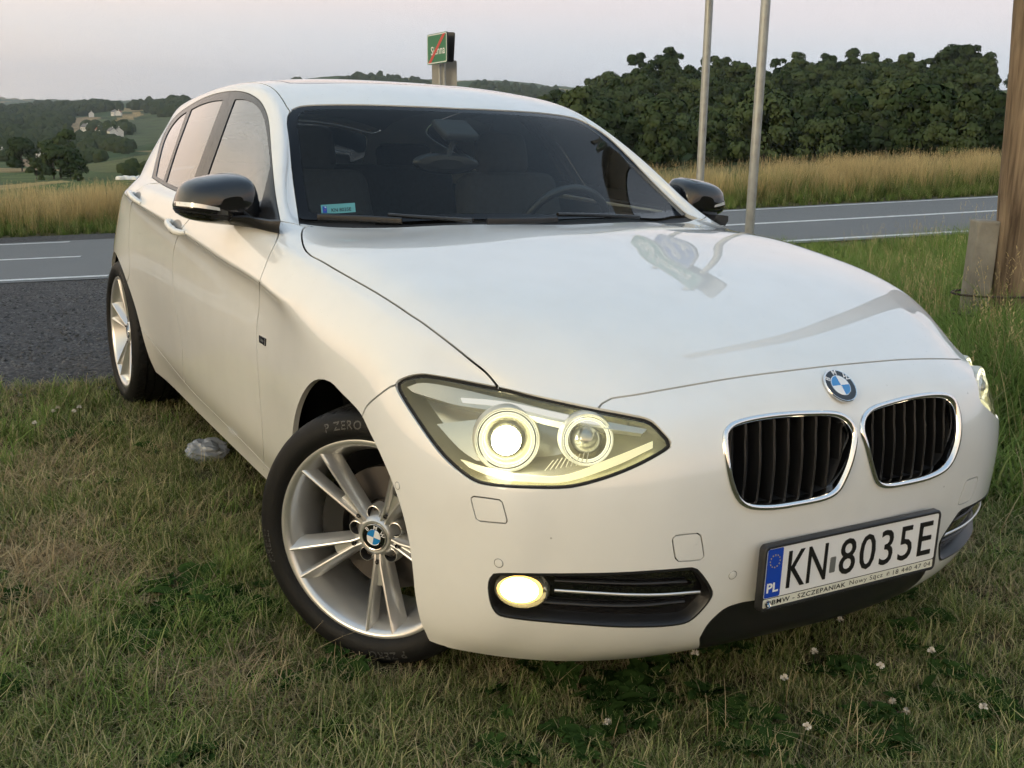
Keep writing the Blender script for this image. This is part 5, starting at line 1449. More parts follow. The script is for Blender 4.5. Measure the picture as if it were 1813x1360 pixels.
# lay-by sheet: grid in x,y trimmed to the region
gx = np.linspace(-26, -2.5, 330); gy = np.linspace(-30, 13, 420); XX, YY = np.meshgrid(gx, gy, indexing='ij'); ins = in_gravel(XX, YY)
ZZ = ground_z(XX, YY)+.012+.012*(fbm(XX*6, YY*6, 31)-.5)
I = np.arange(XX.size).reshape(XX.shape); ok = ins[:-1,:-1] & ins[1:,:-1] & ins[1:,1:] & ins[:-1,1:]
q = np.stack([I[:-1,:-1][ok], I[1:,:-1][ok], I[1:,1:][ok], I[:-1,1:][ok]], 1)
us = np.unique(q); re = np.full(XX.size, -1); re[us] = np.arange(len(us))
lay = tag(np_mesh('gravel_lay_by', np.stack([XX.ravel(), YY.ravel(), ZZ.ravel()], 1)[us], re[q], M['gravel']), kind='structure')
road = tag(patch('road', RR0-.28, RR0+2*RW+.35, -70, 120, 14, 420, .022, M['asphalt']), kind='structure')
S0, S1, S2 = RR0, RR0+RW, RR0+2*RW
def mark(s, u0, u1, w=.12): return patch('road_marking', s-w/2, s+w/2, u0, u1, 2, max(2, int(abs(u1-u0)*2)), .028, M['roadpaint'], parent=road)
def u_of(px, py):
    p = ground_hit(px, py); return road_s(p.x, p.y)[1]
ue = u_of(145, 456); uf = u_of(120, 432); un = u_of(190, 492)
mark(S0, -60, un, .17); mark(S0, u_of(1380, 432), 110, .19)
mark(S1, -60, ue, .16); mark(S1, u_of(1150, 408), 110, .22)
mark(S2, -60, uf, .14); mark(S2, u_of(1150, 384), 110, .14)
sh = tag(patch('road_shoulder', S2+.35, S2+1.75, -60, 6.5, 6, 160, .016, M['gravel']), kind='structure')
# ------------------------------------------------------------------ trees
def foliage_material(name, c1, c2, rough=.75, trans=.25):
    m = bpy.data.materials.new(name); m.use_nodes = True; N, L = nodes_of(m); out = [n for n in N if n.type == 'OUTPUT_MATERIAL'][0]; N.remove(N['Principled BSDF']); b = N.new('ShaderNodeBsdfDiffuse'); L.new(b.outputs[0], out.inputs[0])
    oi = N.new('ShaderNodeObjectInfo'); at = N.new('ShaderNodeAttribute'); at.attribute_name = 'tint'
    ad = N.new('ShaderNodeMath'); ad.operation = 'MULTIPLY_ADD'; ad.inputs[1].default_value = .6; L.new(oi.outputs['Random'], ad.inputs[0])
    mu = N.new('ShaderNodeMath'); mu.operation = 'MULTIPLY'; mu.inputs[1].default_value = .4; L.new(at.outputs['Fac'], mu.inputs[0]); L.new(mu.outputs[0], ad.inputs[2])
    mx = N.new('ShaderNodeMix'); mx.data_type = 'RGBA'; mx.inputs[6].default_value = (*c1,1); mx.inputs[7].default_value = (*c2,1); L.new(ad.outputs[0], mx.inputs[0]); L.new(mx.outputs[2], b.inputs[0])
    return m
M['leaf'] = foliage_material('broadleaf', (.020,.036,.016), (.085,.112,.050))
M['farleaf'] = foliage_material('far_foliage', (.022,.034,.018), (.050,.065,.030))
M['bark'] = mat('bark', (.06,.05,.04), .9); vary(M['bark'], 3, .3)
def crown_mesh(name, seed, rx, rz, n_lobes, n_leaf, leaf):
    """lumpy crown: leaf-sized quads over the shells of many lobes, their normals following the lobe"""
    rg = np.random.default_rng(seed); V = []; F = []; T = []; NRM = []
    lob = []
    for k in range(n_lobes):
        a = rg.uniform(0, 2*math.pi); h = rg.uniform(-.75, .95); rr_ = math.sqrt(max(0, 1-h*h*.9))*rg.uniform(.35, .85)
        lob.append((rx*rr_*math.cos(a), rx*rr_*math.sin(a), rz*h, rg.uniform(.22, .42)*rx, rg.uniform(0, 1)))
    w = np.array([l[3]**2 for l in lob]); w /= w.sum(); pick = rg.choice(n_lobes, n_leaf, p=w)
    for k in pick:
        cx, cy, cz, r, tint = lob[k]
        d = rg.normal(size=3); d /= np.linalg.norm(d)
        if d[2] < -.5: d[2] *= -.5; d /= np.linalg.norm(d)
        p = np.array((cx, cy, cz))+d*r*rg.uniform(.75, 1.08)*np.array((1, 1, .85))
        n = d+rg.normal(size=3)*.35; n /= np.linalg.norm(n)
        t = np.cross(n, rg.normal(size=3)); t /= np.linalg.norm(t); b = np.cross(n, t); s = leaf*rg.uniform(.6, 1.3)
        i = len(V); V += [p-t*s-b*s*.6, p+t*s*.9-b*s*.7, p+t*s+b*s*.6, p-t*s*.8+b*s*.7]; F.append((i, i+1, i+2, i+3)); T += [min(1, max(0, tint*.7+rg.uniform(0, .3)))]*4
        NRM += [tuple(d*.8+np.array((0, 0, .2)))]*4
    me = bpy.data.meshes.new(name); me.from_pydata([tuple(v) for v in V], [], F); me.update()
    a = me.attributes.new('tint', 'FLOAT', 'POINT'); a.data.foreach_set('value', np.array(T, dtype=np.float32))
    me.polygons.foreach_set('use_smooth', [True]*len(F))
    me.normals_split_custom_set_from_vertices([tuple(Vector(n).normalized()) for n in NRM])
    return me
def trunk_mesh(name, h, r, seed):
    rg = random.Random(seed); mb = MB()
    P = [Vector((0,0,-1.2))]; 
    for k in range(5): P.append(Vector((rg.uniform(-.2,.2)*k*.4, rg.uniform(-.2,.2)*k*.4, h*(k+1)/5)))
    mb.tube(P, [r*(1-.13*k) for k in range(6)], 8)
    for k in range(5):
        a = rg.uniform(0, 6.28); b0 = P[3].lerp(P[5], rg.random()); mb.tube([b0, b0+Vector((math.cos(a)*h*.35, math.sin(a)*h*.35, h*.30))], [r*.45, r*.15], 6)
    me = bpy.data.meshes.new(name); me.from_pydata(mb.v, [], mb.f); me.update(); return me
TREES = []
for k in range(6):
    rx = [5.6,6.4,5.0,6.0,4.6,6.8][k]; rz = [6.2,5.6,6.8,5.2,7.4,6.0][k]
    cm_ = crown_mesh('crown', 40+k, rx, rz, 26, 4200, .34); cm_.materials.append(M['leaf'])
    tm_ = trunk_mesh('trunk', 7.5, .35, k); tm_.materials.append(M['bark'])
    TREES.append((cm_, tm_, rx, rz))
def tree(x, y, z, k, sc, label, group=None, name='broadleaf_tree', rot=0.0):
    cm_, tm_, rx, rz = TREES[k % len(TREES)]
    t = empty(name, (x, y, z)); t.scale = (sc, sc, sc); t.rotation_euler = (0, 0, rot); tag(t, label, 'tree', group)
    t1 = bpy.data.objects.new('trunk', tm_); t2 = bpy.data.objects.new('crown', cm_)
    for o in (t1, t2): COL.objects.link(o); o.parent = t
    t2.location = (0, 0, 3.0+rz*.82)
    return t
rg = np.random.default_rng(11)
pts = []
tries = 0
while len(pts) < 280 and tries < 30000:
    tries += 1
    px = rg.uniform(945, 1840); d = 190+ (500-190)*rg.uniform(0, 1)**.8
    if px > 1738 and d > 215: continue
    if px < 1010 and d < 300: continue
    r = ray(px, 250); h = math.hypot(r.x, r.y); x = CAM.x+r.x/h*d; y = CAM.y+r.y/h*d
    if any((x-a)**2+(y-b)**2 < 10.2**2 for a, b, _ in pts): continue
    pts.append((x, y, px))
def zone(px, d):
    """which stretch of the wood a tree belongs to, told by things one can find in front of it"""
    h = 'left of the grey posts' if px < 1240 else ('between the two grey posts' if px < 1345 else ('just right of both grey posts' if px < 1550 else 'close to the wooden pole'))
    v = 'crest tree of the wooded hill' if d > 405 else ('tree halfway up the wooded hill' if d > 285 else 'tree at the foot of the wooded hill')
    return 'dark green '+v+' '+h, 'wooded hill trees: '+v.split(' of ')[0].split(' up ')[0].split(' at ')[-1]+' '+h
for i, (x, y, px) in enumerate(pts):
    lab, grp = zone(px, math.hypot(x-CAM.x, y-CAM.y))
    tree(x, y, gz(x, y)-2.5, int(rg.integers(0, 6)), float(rg.uniform(.72, 1.06)), lab, grp, rot=float(rg.uniform(0, 6.28)))
def far_point(px, d):  # a place on the land in a photo column
    r = ray(px, 250); h = math.hypot(r.x, r.y); x = CAM.x+r.x/h*d; y = CAM.y+r.y/h*d; return x, y, gz(x, y)
for px, d, sc in ((1675,455,1.25),(1650,460,1.1),(1700,450,1.1),(1180,455,1.2),(1120,450,1.15),(1250,452,1.1),(1500,455,1.2),(1400,455,1.1),(1065,440,1.1)):
    x, y, z = far_point(px, d); tree(x, y, z-2, int(px) % 6, sc, *zone(px, d), rot=px*.7)
x, y, z = far_point(1778, 585); tree(x, y, z-1.2, 1, .62, 'lone round tree on the pale field at the top right of the wooded hill')
for i, (px, d, k, sc, lab) in enumerate([(104, 330, 0, 1.0, 'tall bushy tree above the dry grass left of the car, tallest of its clump'), (92, 320, 1, .75, 'round tree at the left of the clump above the dry grass'), (121, 318, 3, .72, 'spreading tree at the right of the clump above the dry grass'),
    (36, 420, 1, .95, 'wide dark tree on the green field at the far left'), (61, 300, 2, .42, 'small dark bush left of the clump of trees on the near field'), (135, 250, 2, .22, 'tiny dark bush on the edge of the near green field')]):
    x, y, z = far_point(px, d); tree(x, y, z-2.0*sc, k, sc, lab)
# distant woods: lumpy crowns in one mesh
def far_wood():
    ico = bmesh.new(); bmesh.ops.create_icosphere(ico, subdivisions=2, radius=1.0); ico.verts.ensure_lookup_table()
    bv = np.array([tuple(v.co) for v in ico.verts]); bf = np.array([[v.index for v in f.verts] for f in ico.faces]); ico.free()
    areas = [([(-40,192),(0,194),(70,188),(135,207),(111,237),(127,247),(99,261),(75,273),(0,277),(-40,278)], 620), ([(70,187),(159,183),(199,184),(220,195),(169,202),(139,207)], 260), ([(220,191),(288,184),(318,176),(330,182),(330,205),(294,208),(258,198)], 200),
      ([(103,257),(179,249),(228,261),(234,273),(199,270),(111,267)], 150), ([(75,274),(189,281),(175,289),(139,292),(107,287)], 110), ([(200,232),(232,228),(240,236),(212,241)], 16), ([(150,228),(205,232),(200,242),(160,240)], 26), ([(215,303),(262,298),(262,309),(225,313)], 20),
      ([(490,150),(540,143),(540,160),(490,160)], 12), ([(600,150),(628,142),(700,140),(760,152),(760,160),(600,160)], 150), ([(830,160),(850,150),(900,152),(1000,164),(1020,172),(960,180),(850,168)], 150), ([(0,282),(20,280),(26,286),(0,290)], 14)]
    V = []; F = []; T = []; rg = np.random.default_rng(5); n0 = 0
    for poly, n in areas:
        xs = [p[0] for p in poly]; ys = [p[1] for p in poly]; cand = []
        while len(cand) < n:
            px = rg.uniform(min(xs), max(xs)); py = rg.uniform(min(ys), max(ys))
            if in_poly(px, py, poly) and not (18 < px < 54 and 226 < py < 240): cand.append((px, py))
        for p in ground_hits(cand):
            if not np.isfinite(p[0]): continue
            p = Vector(p); d = (p-CAM).length
            if d < 200: continue
            s = min(8.5, max(1.6, d*.0050))*rg.uniform(.7, 1.25)
            nz = 1+.30*np.sin(bv @ rg.normal(size=(3, 4))*2.3+rg.uniform(0, 6, 4)).mean(1)+rg.normal(size=len(bv))*.07
            v = bv*nz[:, None]*np.array((s, s, s*rg.uniform(.8, 1.25)))+np.array((p.x, p.y, p.z+s*.55))
            V.append(v); F.append(bf+n0); n0 += len(bv); T.append(np.full(len(bv), rg.uniform(0, 1)))
    o = np_mesh('woodland', np.concatenate(V), np.concatenate(F), M['farleaf'], smooth=False)
    a = o.data.attributes.new('tint', 'FLOAT', 'POINT'); a.data.foreach_set('value', np.concatenate(T).astype(np.float32))
    return tag(o, 'dark far-off woods and hedges on the rolling hills', 'woodland', kind='stuff')
far_wood()
# ------------------------------------------------------------------ far houses
M['housewall'] = mat('house_plaster', (.72,.70,.66), .8); M['roof_red'] = mat('red_tiles', (.25,.075,.05), .8); M['roof_grey'] = mat('grey_roof', (.16,.155,.15), .7); M['pane'] = mat('window_pane', (.03,.035,.04), .15)
def house(px, py, w, d_, h, rot, red, label, name='house', group=None, dist=None):
    if dist: x, y, z = far_point(px, dist)
    else:
        p = ground_hit(px, py)
        if p is None: return
        x, y, z = p.x, p.y, p.z
    t = tag(empty(name, (x, y, z)), label, 'house', group); t.rotation_euler = (0, 0, R(rot))
    mb = MB(); mb.box((0,0,h/2-1), (w,d_,h+2)); mb.fan([(-w/2,-d_/2,h),(-w/2,d_/2,h),(-w/2,0,h+d_*.42)]); mb.fan([(w/2,-d_/2,h),(w/2,d_/2,h),(w/2,0,h+d_*.42)]); mb.out('wall', M['housewall'], t, smooth=False)
    rf = MB(); e = .5
    for s_ in (-1, 1):
        a = [(-w/2-e, s_*(d_/2+e), h-e*.8), (w/2+e, s_*(d_/2+e), h-e*.8), (w/2+e, 0, h+d_*.44), (-w/2-e, 0, h+d_*.44)]
        rf.fan(a); rf.fan([(p[0], p[1], p[2]+.25) for p in a])
    ro = rf.out('roof', M['roof_red'] if red else M['roof_grey'], t, smooth=False)
    ch = MB(); ch.box((w*.2, 0, h+d_*.5), (.8,.8,1.6)); ch.out('chimney', M['housewall'], ro, smooth=False)
    for k in (-1, 0, 1):
        wn = MB(); wn.box((k*w*.3, -d_/2-.03, h*.5), (1.2,.1,1.4)); wn.out('window', M['pane'], t, smooth=False)
for a in [(57,210,11,8,5,20,0,'white house among the dark woods on the far left hill'), (162,207,13,9,6,-10,0,'white house on top of the tan field at the hill crest'), (203,204,11,8,5,15,0,'left white house of the hamlet on the crest, beside the tan field'), (211,204.5,12,8,5,-20,1,'right white house of the hamlet on the crest, beside the tan field'),
    (153,232,12,9,5,25,0,'white house at the left end of the village on the slope'), (175,237,10,8,5,0,1,'small red-roofed house in the middle of the village on the slope'), (187,237,15,9,5,12,1,'long red-roofed house in the middle of the village on the slope'), (177,248,12,8,5,-15,0,'white house lowest in the village on the slope'),
    (199,244,9,8,7,10,0,'narrow white house below the village trees'), (211,242,14,9,6,-8,0,'large white house at the right end of the village on the slope'), (72,281,7,5,4,10,0,'small white cottage at the edge of the tan field on the left'), (5,279,9,6,4,-10,0,'white cottage at the extreme left edge, above the tan field')]: house(*a)
def bale(px, dist, label):
    x, y, z = far_point(px, dist); t = MB(); r = .62
    t.lathe([(.001,-.60),(r*.8,-.60),(r*.97,-.56),(r,-.45),(r,.45),(r*.97,.56),(r*.8,.60),(.001,.60)], 24, axis='x', c=(0,0,r*.95))
    o = t.out('hay_bale', M['film'], None, angle=50); o.location = (x, y, z); o.rotation_euler = (0, 0, R(px*37 % 180)); tag(o, label, 'bale', 'white wrapped hay bales on the field')
M['film'] = mat('white_film', (.80,.80,.80), .35)
for px, d, lab in [(208,262,'leftmost'),(214,255,'second from the left'),(220,268,'third from the left'),(226,252,'fourth from the left'),(232,262,'fifth from the left'),(237,250,'sixth from the left'),(243,266,'rightmost, half hidden by the car')]:
    bale(px, d, 'white wrapped hay bale behind the dry grass, '+lab)
# ------------------------------------------------------------------ posts, signs and the wooden pole
M['galv'] = mat('galvanised_steel', (.36,.37,.36), .5, metal=.55); vary(M['galv'], 18, .22, .12)
M['sign_green'] = mat('sign_green', (.012,.16,.075), .4); M['sign_blue'] = mat('sign_blue', (.02,.09,.36), .4); M['sign_white'] = mat('sign_white', (.72,.74,.72), .4); M['sign_red'] = mat('sign_red', (.52,.06,.05), .45); M['sign_back'] = mat('sign_back', (.30,.30,.28), .5, metal=.4); vary(M['sign_back'], 4, .15); M['sign_dark'] = mat('sign_dark_back', (.02,.022,.024), .5)
def pole_pts(pa, pb, dist, z0, z1):
    a = ray(*pa); b = ray(*pb); A = CAM+a*(dist/math.hypot(a.x, a.y)); B = CAM+b*(dist/math.hypot(b.x, b.y)); t = (B-A)/(B.z-A.z)
    return A+t*(z0-A.z), A+t*(z1-A.z)
def post(pa, pb, dist, ztop, r, label):
    A, B = pole_pts(pa, pb, dist, 0, ztop); z0 = gz(A.x, A.y)-.3; A, B = pole_pts(pa, pb, dist, z0, ztop)
    t = tag(empty('sign_post', A), label, 'post', 'galvanised sign posts behind the car')
    mb = MB(); mb.tube([Vector((0,0,0)), B-A], r, 20); mb.out('pipe', M['galv'], t, angle=60)
    cp = MB(); cp.lathe([(r*1.08,-.02),(r*1.08,.008),(r*.6,.02),(.001,.022)], 20, axis='z', c=tuple(B-A)); cp.out('cap', M['sign_dark'], t)
    return A, B
A2, B2 = post((1327,405), (1356,0), 7.3, 3.15, .030, 'grey galvanised sign post nearer the wooden pole, right of the pair behind the car')
A1, B1 = post((1238,345), (1256,0), 8.7, 3.15, .030, 'grey galvanised sign post beside the door mirror, left of the pair behind the car')
tx = Vector((B2.x-B1.x, B2.y-B1.y, 0)).normalized(); nf = Vector((tx.y, -tx.x, 0))
if nf.dot(CAM-B2) < 0: nf = -nf
def board(name, o, x, up, w, h, m_face, m_back, label, cat, texts, border=None, parent=None, strip=None, th=.02):
    """flat sign: o = lower left corner of its face, x to the reader's right"""
    x = Vector(x).normalized(); up = Vector(up).normalized(); Bm = basis(tuple(o), x, up)
    t = empty(name, parent=parent)
    if label: tag(t, label, cat)
    mb = MB(); mb.grid([rrect(0, w, 0, h, .04, -th), rrect(0, w, 0, h, .04, 0)], closed_u=True, mi=1); mb.fan(rrect(0, w, 0, h, .04, 0), mi=0); mb.fan(rrect(0, w, 0, h, .04, -th), mi=1, flip=True); mb.xf(Bm)
    mb.out('board', None, t, smooth=False, mats=[m_face, m_back])
    if border:
        bd = MB(); bd.grid([rrect(.012, w-.012, .012, h-.012, .035, .0015), rrect(.012+border, w-.012-border, .012+border, h-.012-border, .03, .0015)], closed_u=True); bd.xf(Bm); bd.out('border', M['sign_white'], t, smooth=False)
    if strip:
        sb_ = MB(); q = .055*h/.7; sb_.fan([(.05,.03,.004),(.05+2.4*q,.03,.004),(w-.05,h-.03,.004),(w-.05-2.4*q,h-.03,.004)]); sb_.xf(Bm); sb_.out('red_bar', M['sign_red'], t, smooth=False)
    for txt, fit in texts: put_text(txt, .2, 0, 0, .002, M['sign_white'], t, Bm, 'lettering', fit=fit, bold=.002)
    return t
O = Vector((B1.x, B1.y, 0))+nf*.045
board('road_sign', O+tx*-1.05+Vector((0,0,2.64)), tx, (0,0,1), 2.80, .38, M['sign_green'], M['sign_back'], 'green sign reading Wola Kurowska, above the blue one on the grey posts', 'sign', [('Wola Kurowska', (.25,2.5,.10,.30))], .014)
board('road_sign', O+tx*-.20+Vector((0,0,2.245)), tx, (0,0,1), 1.36, .38, M['sign_blue'], M['sign_back'], 'blue sign reading Gmina Chełmiec, below the green one on the grey posts', 'sign', [('Gmina', (.32,.98,.205,.33)), ('Chełmiec', (.18,1.18,.05,.185))], .014)
board('road_sign', Vector((B1.x, B1.y, 0))-nf*.05+tx*2.10+Vector((0,0,2.60)), -tx, (0,0,1), 1.9, .40, M['sign_back'], M['sign_back'], 'grey back of a road sign standing out past the right grey post', 'sign', [])
# town exit sign across the road
c, q = pole_pts((781,150), (779,60), 24.0, 0, 1.5)
def p24(px, py, d): r = ray(px, py); return CAM+r*(d/math.hypot(r.x, r.y))
tse = tag(empty('town_sign', p24(782,150,24.2)), 'green town exit sign with a red diagonal bar on grey posts above the car roof', 'sign')
tse.location = (0,0,0)
ll = p24(756.5,115.5,24.3); lr = p24(791.5,110,23.6); ul = p24(755,62,24.3); ur = p24(789.5,52,23.6)
xw = (lr-ll); wv_ = Vector((xw.x, xw.y, 0)).length*1.0
board('exit_board', ll, xw, Vector((0,0,1)), xw.length, (ul-ll).length, M['sign_green'], M['sign_dark'], None, None, [('Sienna', (.10*xw.length/ .5,.45*xw.length/.5,.30*(ul-ll).length,.58*(ul-ll).length))], .02, parent=tse, strip=True, th=.03)
bo_ = p24(785,109,24.1); b1_ = p24(803.5,110,24.0); board('rear_board', b1_, -(b1_-bo_), Vector((0,0,1)), (b1_-bo_).length*1.2, .60, M['sign_dark'], M['sign_dark'], None, None, [], parent=tse, th=.02)
g0 = p24(765,158,24.6); g1 = p24(809,158,24.5); board('lower_board', g0, g1-g0, Vector((0,0,1)), (g1-g0).length, .60, M['sign_back'], M['sign_back'], None, None, [], parent=tse, th=.02)
for px in (779, 787):
    a = p24(px, 150, 24.4); b = p24(px-1.5, 70, 24.4); zt = b.z; z0 = gz(a.x, a.y)-.3; tdir = (b-a)/(b.z-a.z); mb = MB(); mb.tube([a+tdir*(z0-a.z), b], .03, 12); mb.out('sign_post', M['galv'], tse)
# wooden pole with its concrete stub
M['wood'] = bpy.data.materials.new('weathered_wood'); M['wood'].use_nodes = True
def wood_nodes(m):
    N, L = nodes_of(m); b = N['Principled BSDF']; b.inputs['Roughness'].default_value = .85; b.inputs['Specular IOR Level'].default_value = .2
    tc = N.new('ShaderNodeTexCoord'); mp = N.new('ShaderNodeMapping'); mp.inputs['Scale'].default_value = (14,14,.9); L.new(tc.outputs['Object'], mp.inputs[0])
    n = N.new('ShaderNodeTexNoise'); n.inputs['Scale'].default_value = 2.2; n.inputs['Detail'].default_value = 9; n.inputs['Distortion'].default_value = .6; L.new(mp.outputs[0], n.inputs['Vector'])
    r = N.new('ShaderNodeValToRGB'); e = r.color_ramp.elements; e[0].position = .30; e[0].color = (.075,.052,.035,1); e[1].position = .72; e[1].color = (.30,.225,.15,1); x = e.new(.5); x.color = (.19,.14,.095,1)
    L.new(n.outputs[0], r.inputs[0]); L.new(r.outputs[0], b.inputs['Base Color'])
    bp = N.new('ShaderNodeBump'); bp.inputs['Strength'].default_value = .7; bp.inputs['Distance'].default_value = .01; L.new(n.outputs[0], bp.inputs['Height']); L.new(bp.outputs[0], b.inputs['Normal'])
wood_nodes(M['wood'])
M['concrete'] = mat('weathered_concrete', (.27,.25,.21), .9); vary(M['concrete'], 5, .35, bump=.5, bscale=40)
WD = 7.2
pa = p24(1806,460,WD); pb = p24(1834,100,WD); zg = gz(pa.x, pa.y)-.4; td = (pb-pa)/(pb.z-pa.z)
WP = tag(empty('wooden_pole', pa+td*(zg-pa.z)), 'thick weathered wooden pole at the right edge, bound to a concrete stub', 'pole')
base = WP.location.copy(); mb = MB(); top = pa+td*(7.5-pa.z)
Pp = [ (pa+td*(z-pa.z))-base for z in np.linspace(zg, 7.5, 24)]
mb.tube(Pp, [.152-.045*k/23+.003*math.sin(k*1.9) for k in range(24)], 28); mb.out('shaft', M['wood'], WP, angle=70)
for k, (px, w) in enumerate(((1734, .135), (1828, .135))):
    c0 = p24(px, 470, WD-.05); st = MB(); xx = RT.copy(); xx.z = 0; xx.normalize(); yy = Vector((-xx.y, xx.x, 0))
    top_z = p24(px, 389, WD-.05).z
    M3 = Matrix(((xx.x, yy.x, 0), (xx.y, yy.y, 0), (0, 0, 1)))
    c0 = Vector((c0.x, c0.y, 0)); st.box((c0.x-base.x, c0.y-base.y, (top_z+zg)/2-base.z), (w, .13, top_z-zg), M3)
    st.out('concrete_stub', M['concrete'], WP, smooth=False, bevel=.012)
for zb in (.28, .40):
    cz = pa+td*(zb-pa.z)-base; bn = MB()
    bn.tube([cz+RT*(.29*math.cos(a)-.10)+Vector((-RT.y, RT.x, 0))*(.17*math.sin(a)) for a in np.linspace(0, 2*math.pi, 32, endpoint=False)], .007, 6, closed=True); bn.out('wire_band', mat('rusty_wire', (.05,.035,.028), .8), WP)
# ------------------------------------------------------------------ grass, weeds, loose stones
def blade_material(name, c_low, c_high, dry):
    m = bpy.data.materials.new(name); m.use_nodes = True; N, L = nodes_of(m); N.remove(N['Principled BSDF']); b = N.new('ShaderNodeBsdfDiffuse')
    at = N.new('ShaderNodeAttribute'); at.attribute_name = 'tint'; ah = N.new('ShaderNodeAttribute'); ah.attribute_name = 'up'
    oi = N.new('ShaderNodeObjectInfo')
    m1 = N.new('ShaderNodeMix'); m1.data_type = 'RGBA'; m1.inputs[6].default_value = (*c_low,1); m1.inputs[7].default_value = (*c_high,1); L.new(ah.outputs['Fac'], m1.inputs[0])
    mr = N.new('ShaderNodeMapRange'); mr.inputs[1].default_value = .55; mr.inputs[2].default_value = 1.0; L.new(at.outputs['Fac'], mr.inputs[0])
    m2 = N.new('ShaderNodeMix'); m2.data_type = 'RGBA'; m2.inputs[7].default_value = (*dry,1); L.new(mr.outputs[0], m2.inputs[0]); L.new(m1.outputs[2], m2.inputs[6])
    sc_ = N.new('ShaderNodeMapRange'); sc_.inputs[3].default_value = .70; sc_.inputs[4].default_value = 1.30; L.new(oi.outputs['Random'], sc_.inputs[0])
    vs = N.new('ShaderNodeVectorMath'); vs.operation = 'SCALE'; L.new(m2.outputs[2], vs.inputs[0]); L.new(sc_.outputs[0], vs.inputs['Scale']); L.new(vs.outputs[0], b.inputs[0])
    tr = N.new('ShaderNodeBsdfTranslucent'); L.new(vs.outputs[0], tr.inputs[0]); mx = N.new('ShaderNodeMixShader'); mx.inputs[0].default_value = .3
    out = [n for n in N if n.type == 'OUTPUT_MATERIAL'][0]; L.new(b.outputs[0], mx.inputs[1]); L.new(tr.outputs[0], mx.inputs[2]); L.new(mx.outputs[0], out.inputs[0])
    return m
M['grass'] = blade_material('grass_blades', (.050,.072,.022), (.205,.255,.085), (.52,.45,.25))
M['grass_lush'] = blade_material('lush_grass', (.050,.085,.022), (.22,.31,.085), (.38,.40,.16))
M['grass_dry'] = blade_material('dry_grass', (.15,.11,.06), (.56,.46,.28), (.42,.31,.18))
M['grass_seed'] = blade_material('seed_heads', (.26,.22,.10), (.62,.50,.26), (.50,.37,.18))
M['weed'] = blade_material('broad_leaves', (.020,.042,.012), (.050,.095,.026), (.09,.10,.035))
def clump(name, seed, n, rad, h0, h1, w, lean, m, seg=4, curl=.6, heads=0.0, dryfrac=.3, flat=0.0):
    rg = np.random.default_rng(seed); V = []; F = []; T = []; U = []
    for k in range(n):
        a = rg.uniform(0, 2*math.pi); r = rad*math.sqrt(rg.uniform()); p = np.array((r*math.cos(a), r*math.sin(a), -.01))
        d = rg.uniform(0, 2*math.pi); dirv = np.array((math.cos(d), math.sin(d), 0)); side = np.array((-math.sin(d), math.cos(d), 0))
        h = rg.uniform(h0, h1); ln = rg.uniform(.1, 1)*lean; tint = rg.uniform(0, .5) if rg.uniform() > dryfrac else rg.uniform(.6, 1); ww = w*rg.uniform(.6, 1.3)
        i0 = len(V)
        for j in range(seg+1):
            t = j/seg; q = p+dirv*(h*ln*(t**1.7+curl*t**3*.6))+np.array((0, 0, h*(t-(.35*ln*curl+flat)*t*t)))
            wj = ww*(1-t**1.6)+.0003
            V += [q-side*wj, q+side*wj]; T += [tint]*2; U += [t]*2
            if j: F.append((i0+2*j-2, i0+2*j-1, i0+2*j+1, i0+2*j))
        if rg.uniform() < heads:                 # feathery seed head
            top = q
            for j in range(9):
                an = rg.uniform(0, 6.28); u = np.array((math.cos(an), math.sin(an), .9)); u /= np.linalg.norm(u); b0 = top-np.array((0, 0, j*h*.018)); i1 = len(V); s2 = np.cross(u, (0, 0, 1)); L_ = h*.035
                V += [b0-s2*.0022, b0+u*L_*.5-s2*.004, b0+u*L_, b0+u*L_*.5+s2*.004]; F.append((i1, i1+1, i1+2, i1+3)); T += [.8]*4; U += [1]*4
    me = bpy.data.meshes.new(name); me.from_pydata([tuple(v) for v in V], [], F); me.update()
    for nm, val in (('tint', T), ('up', U)):
        a = me.attributes.new(nm, 'FLOAT', 'POINT'); a.data.foreach_set('value', np.array(val, dtype=np.float32))
    me.polygons.foreach_set('use_smooth', [True]*len(F)); me.materials.append(m)
    return bpy.data.objects.new(name, me)
def leafy(name, seed, n, L0, W0, m):
    """rosette of broad leaves"""
    rg = np.random.default_rng(seed); V = []; F = []; T = []; U = []
    for k in range(n):
        d = rg.uniform(0, 6.28); dirv = np.array((math.cos(d), math.sin(d), 0)); side = np.array((-math.sin(d), math.cos(d), 0)); Ln = L0*rg.uniform(.6, 1.2); W_ = W0*rg.uniform(.7, 1.2); rise = rg.uniform(.25, .8); i0 = len(V); base = dirv*rg.uniform(0, .02)
        for j in range(7):
            t = j/6; q = base+dirv*Ln*t+np.array((0, 0, Ln*rise*(t-.75*t*t)+.004)); wj = W_*math.sin(math.pi*min(1, t*.92+.06))**.8
            V += [q-side*wj+np.array((0, 0, wj*.3)), q, q+side*wj+np.array((0, 0, wj*.3))]; T += [rg.uniform(0, .55)]*3; U += [.3+.7*t]*3
            if j:
                a = i0+3*(j-1); F += [(a, a+1, a+4, a+3), (a+1, a+2, a+5, a+4)]
    me = bpy.data.meshes.new(name); me.from_pydata([tuple(v) for v in V], [], F); me.update()
    for nm, val in (('tint', T), ('up', U)):
        a = me.attributes.new(nm, 'FLOAT', 'POINT'); a.data.foreach_set('value', np.array(val, dtype=np.float32))
    me.polygons.foreach_set('use_smooth', [True]*len(F)); me.materials.append(m)
    return bpy.data.objects.new(name, me)
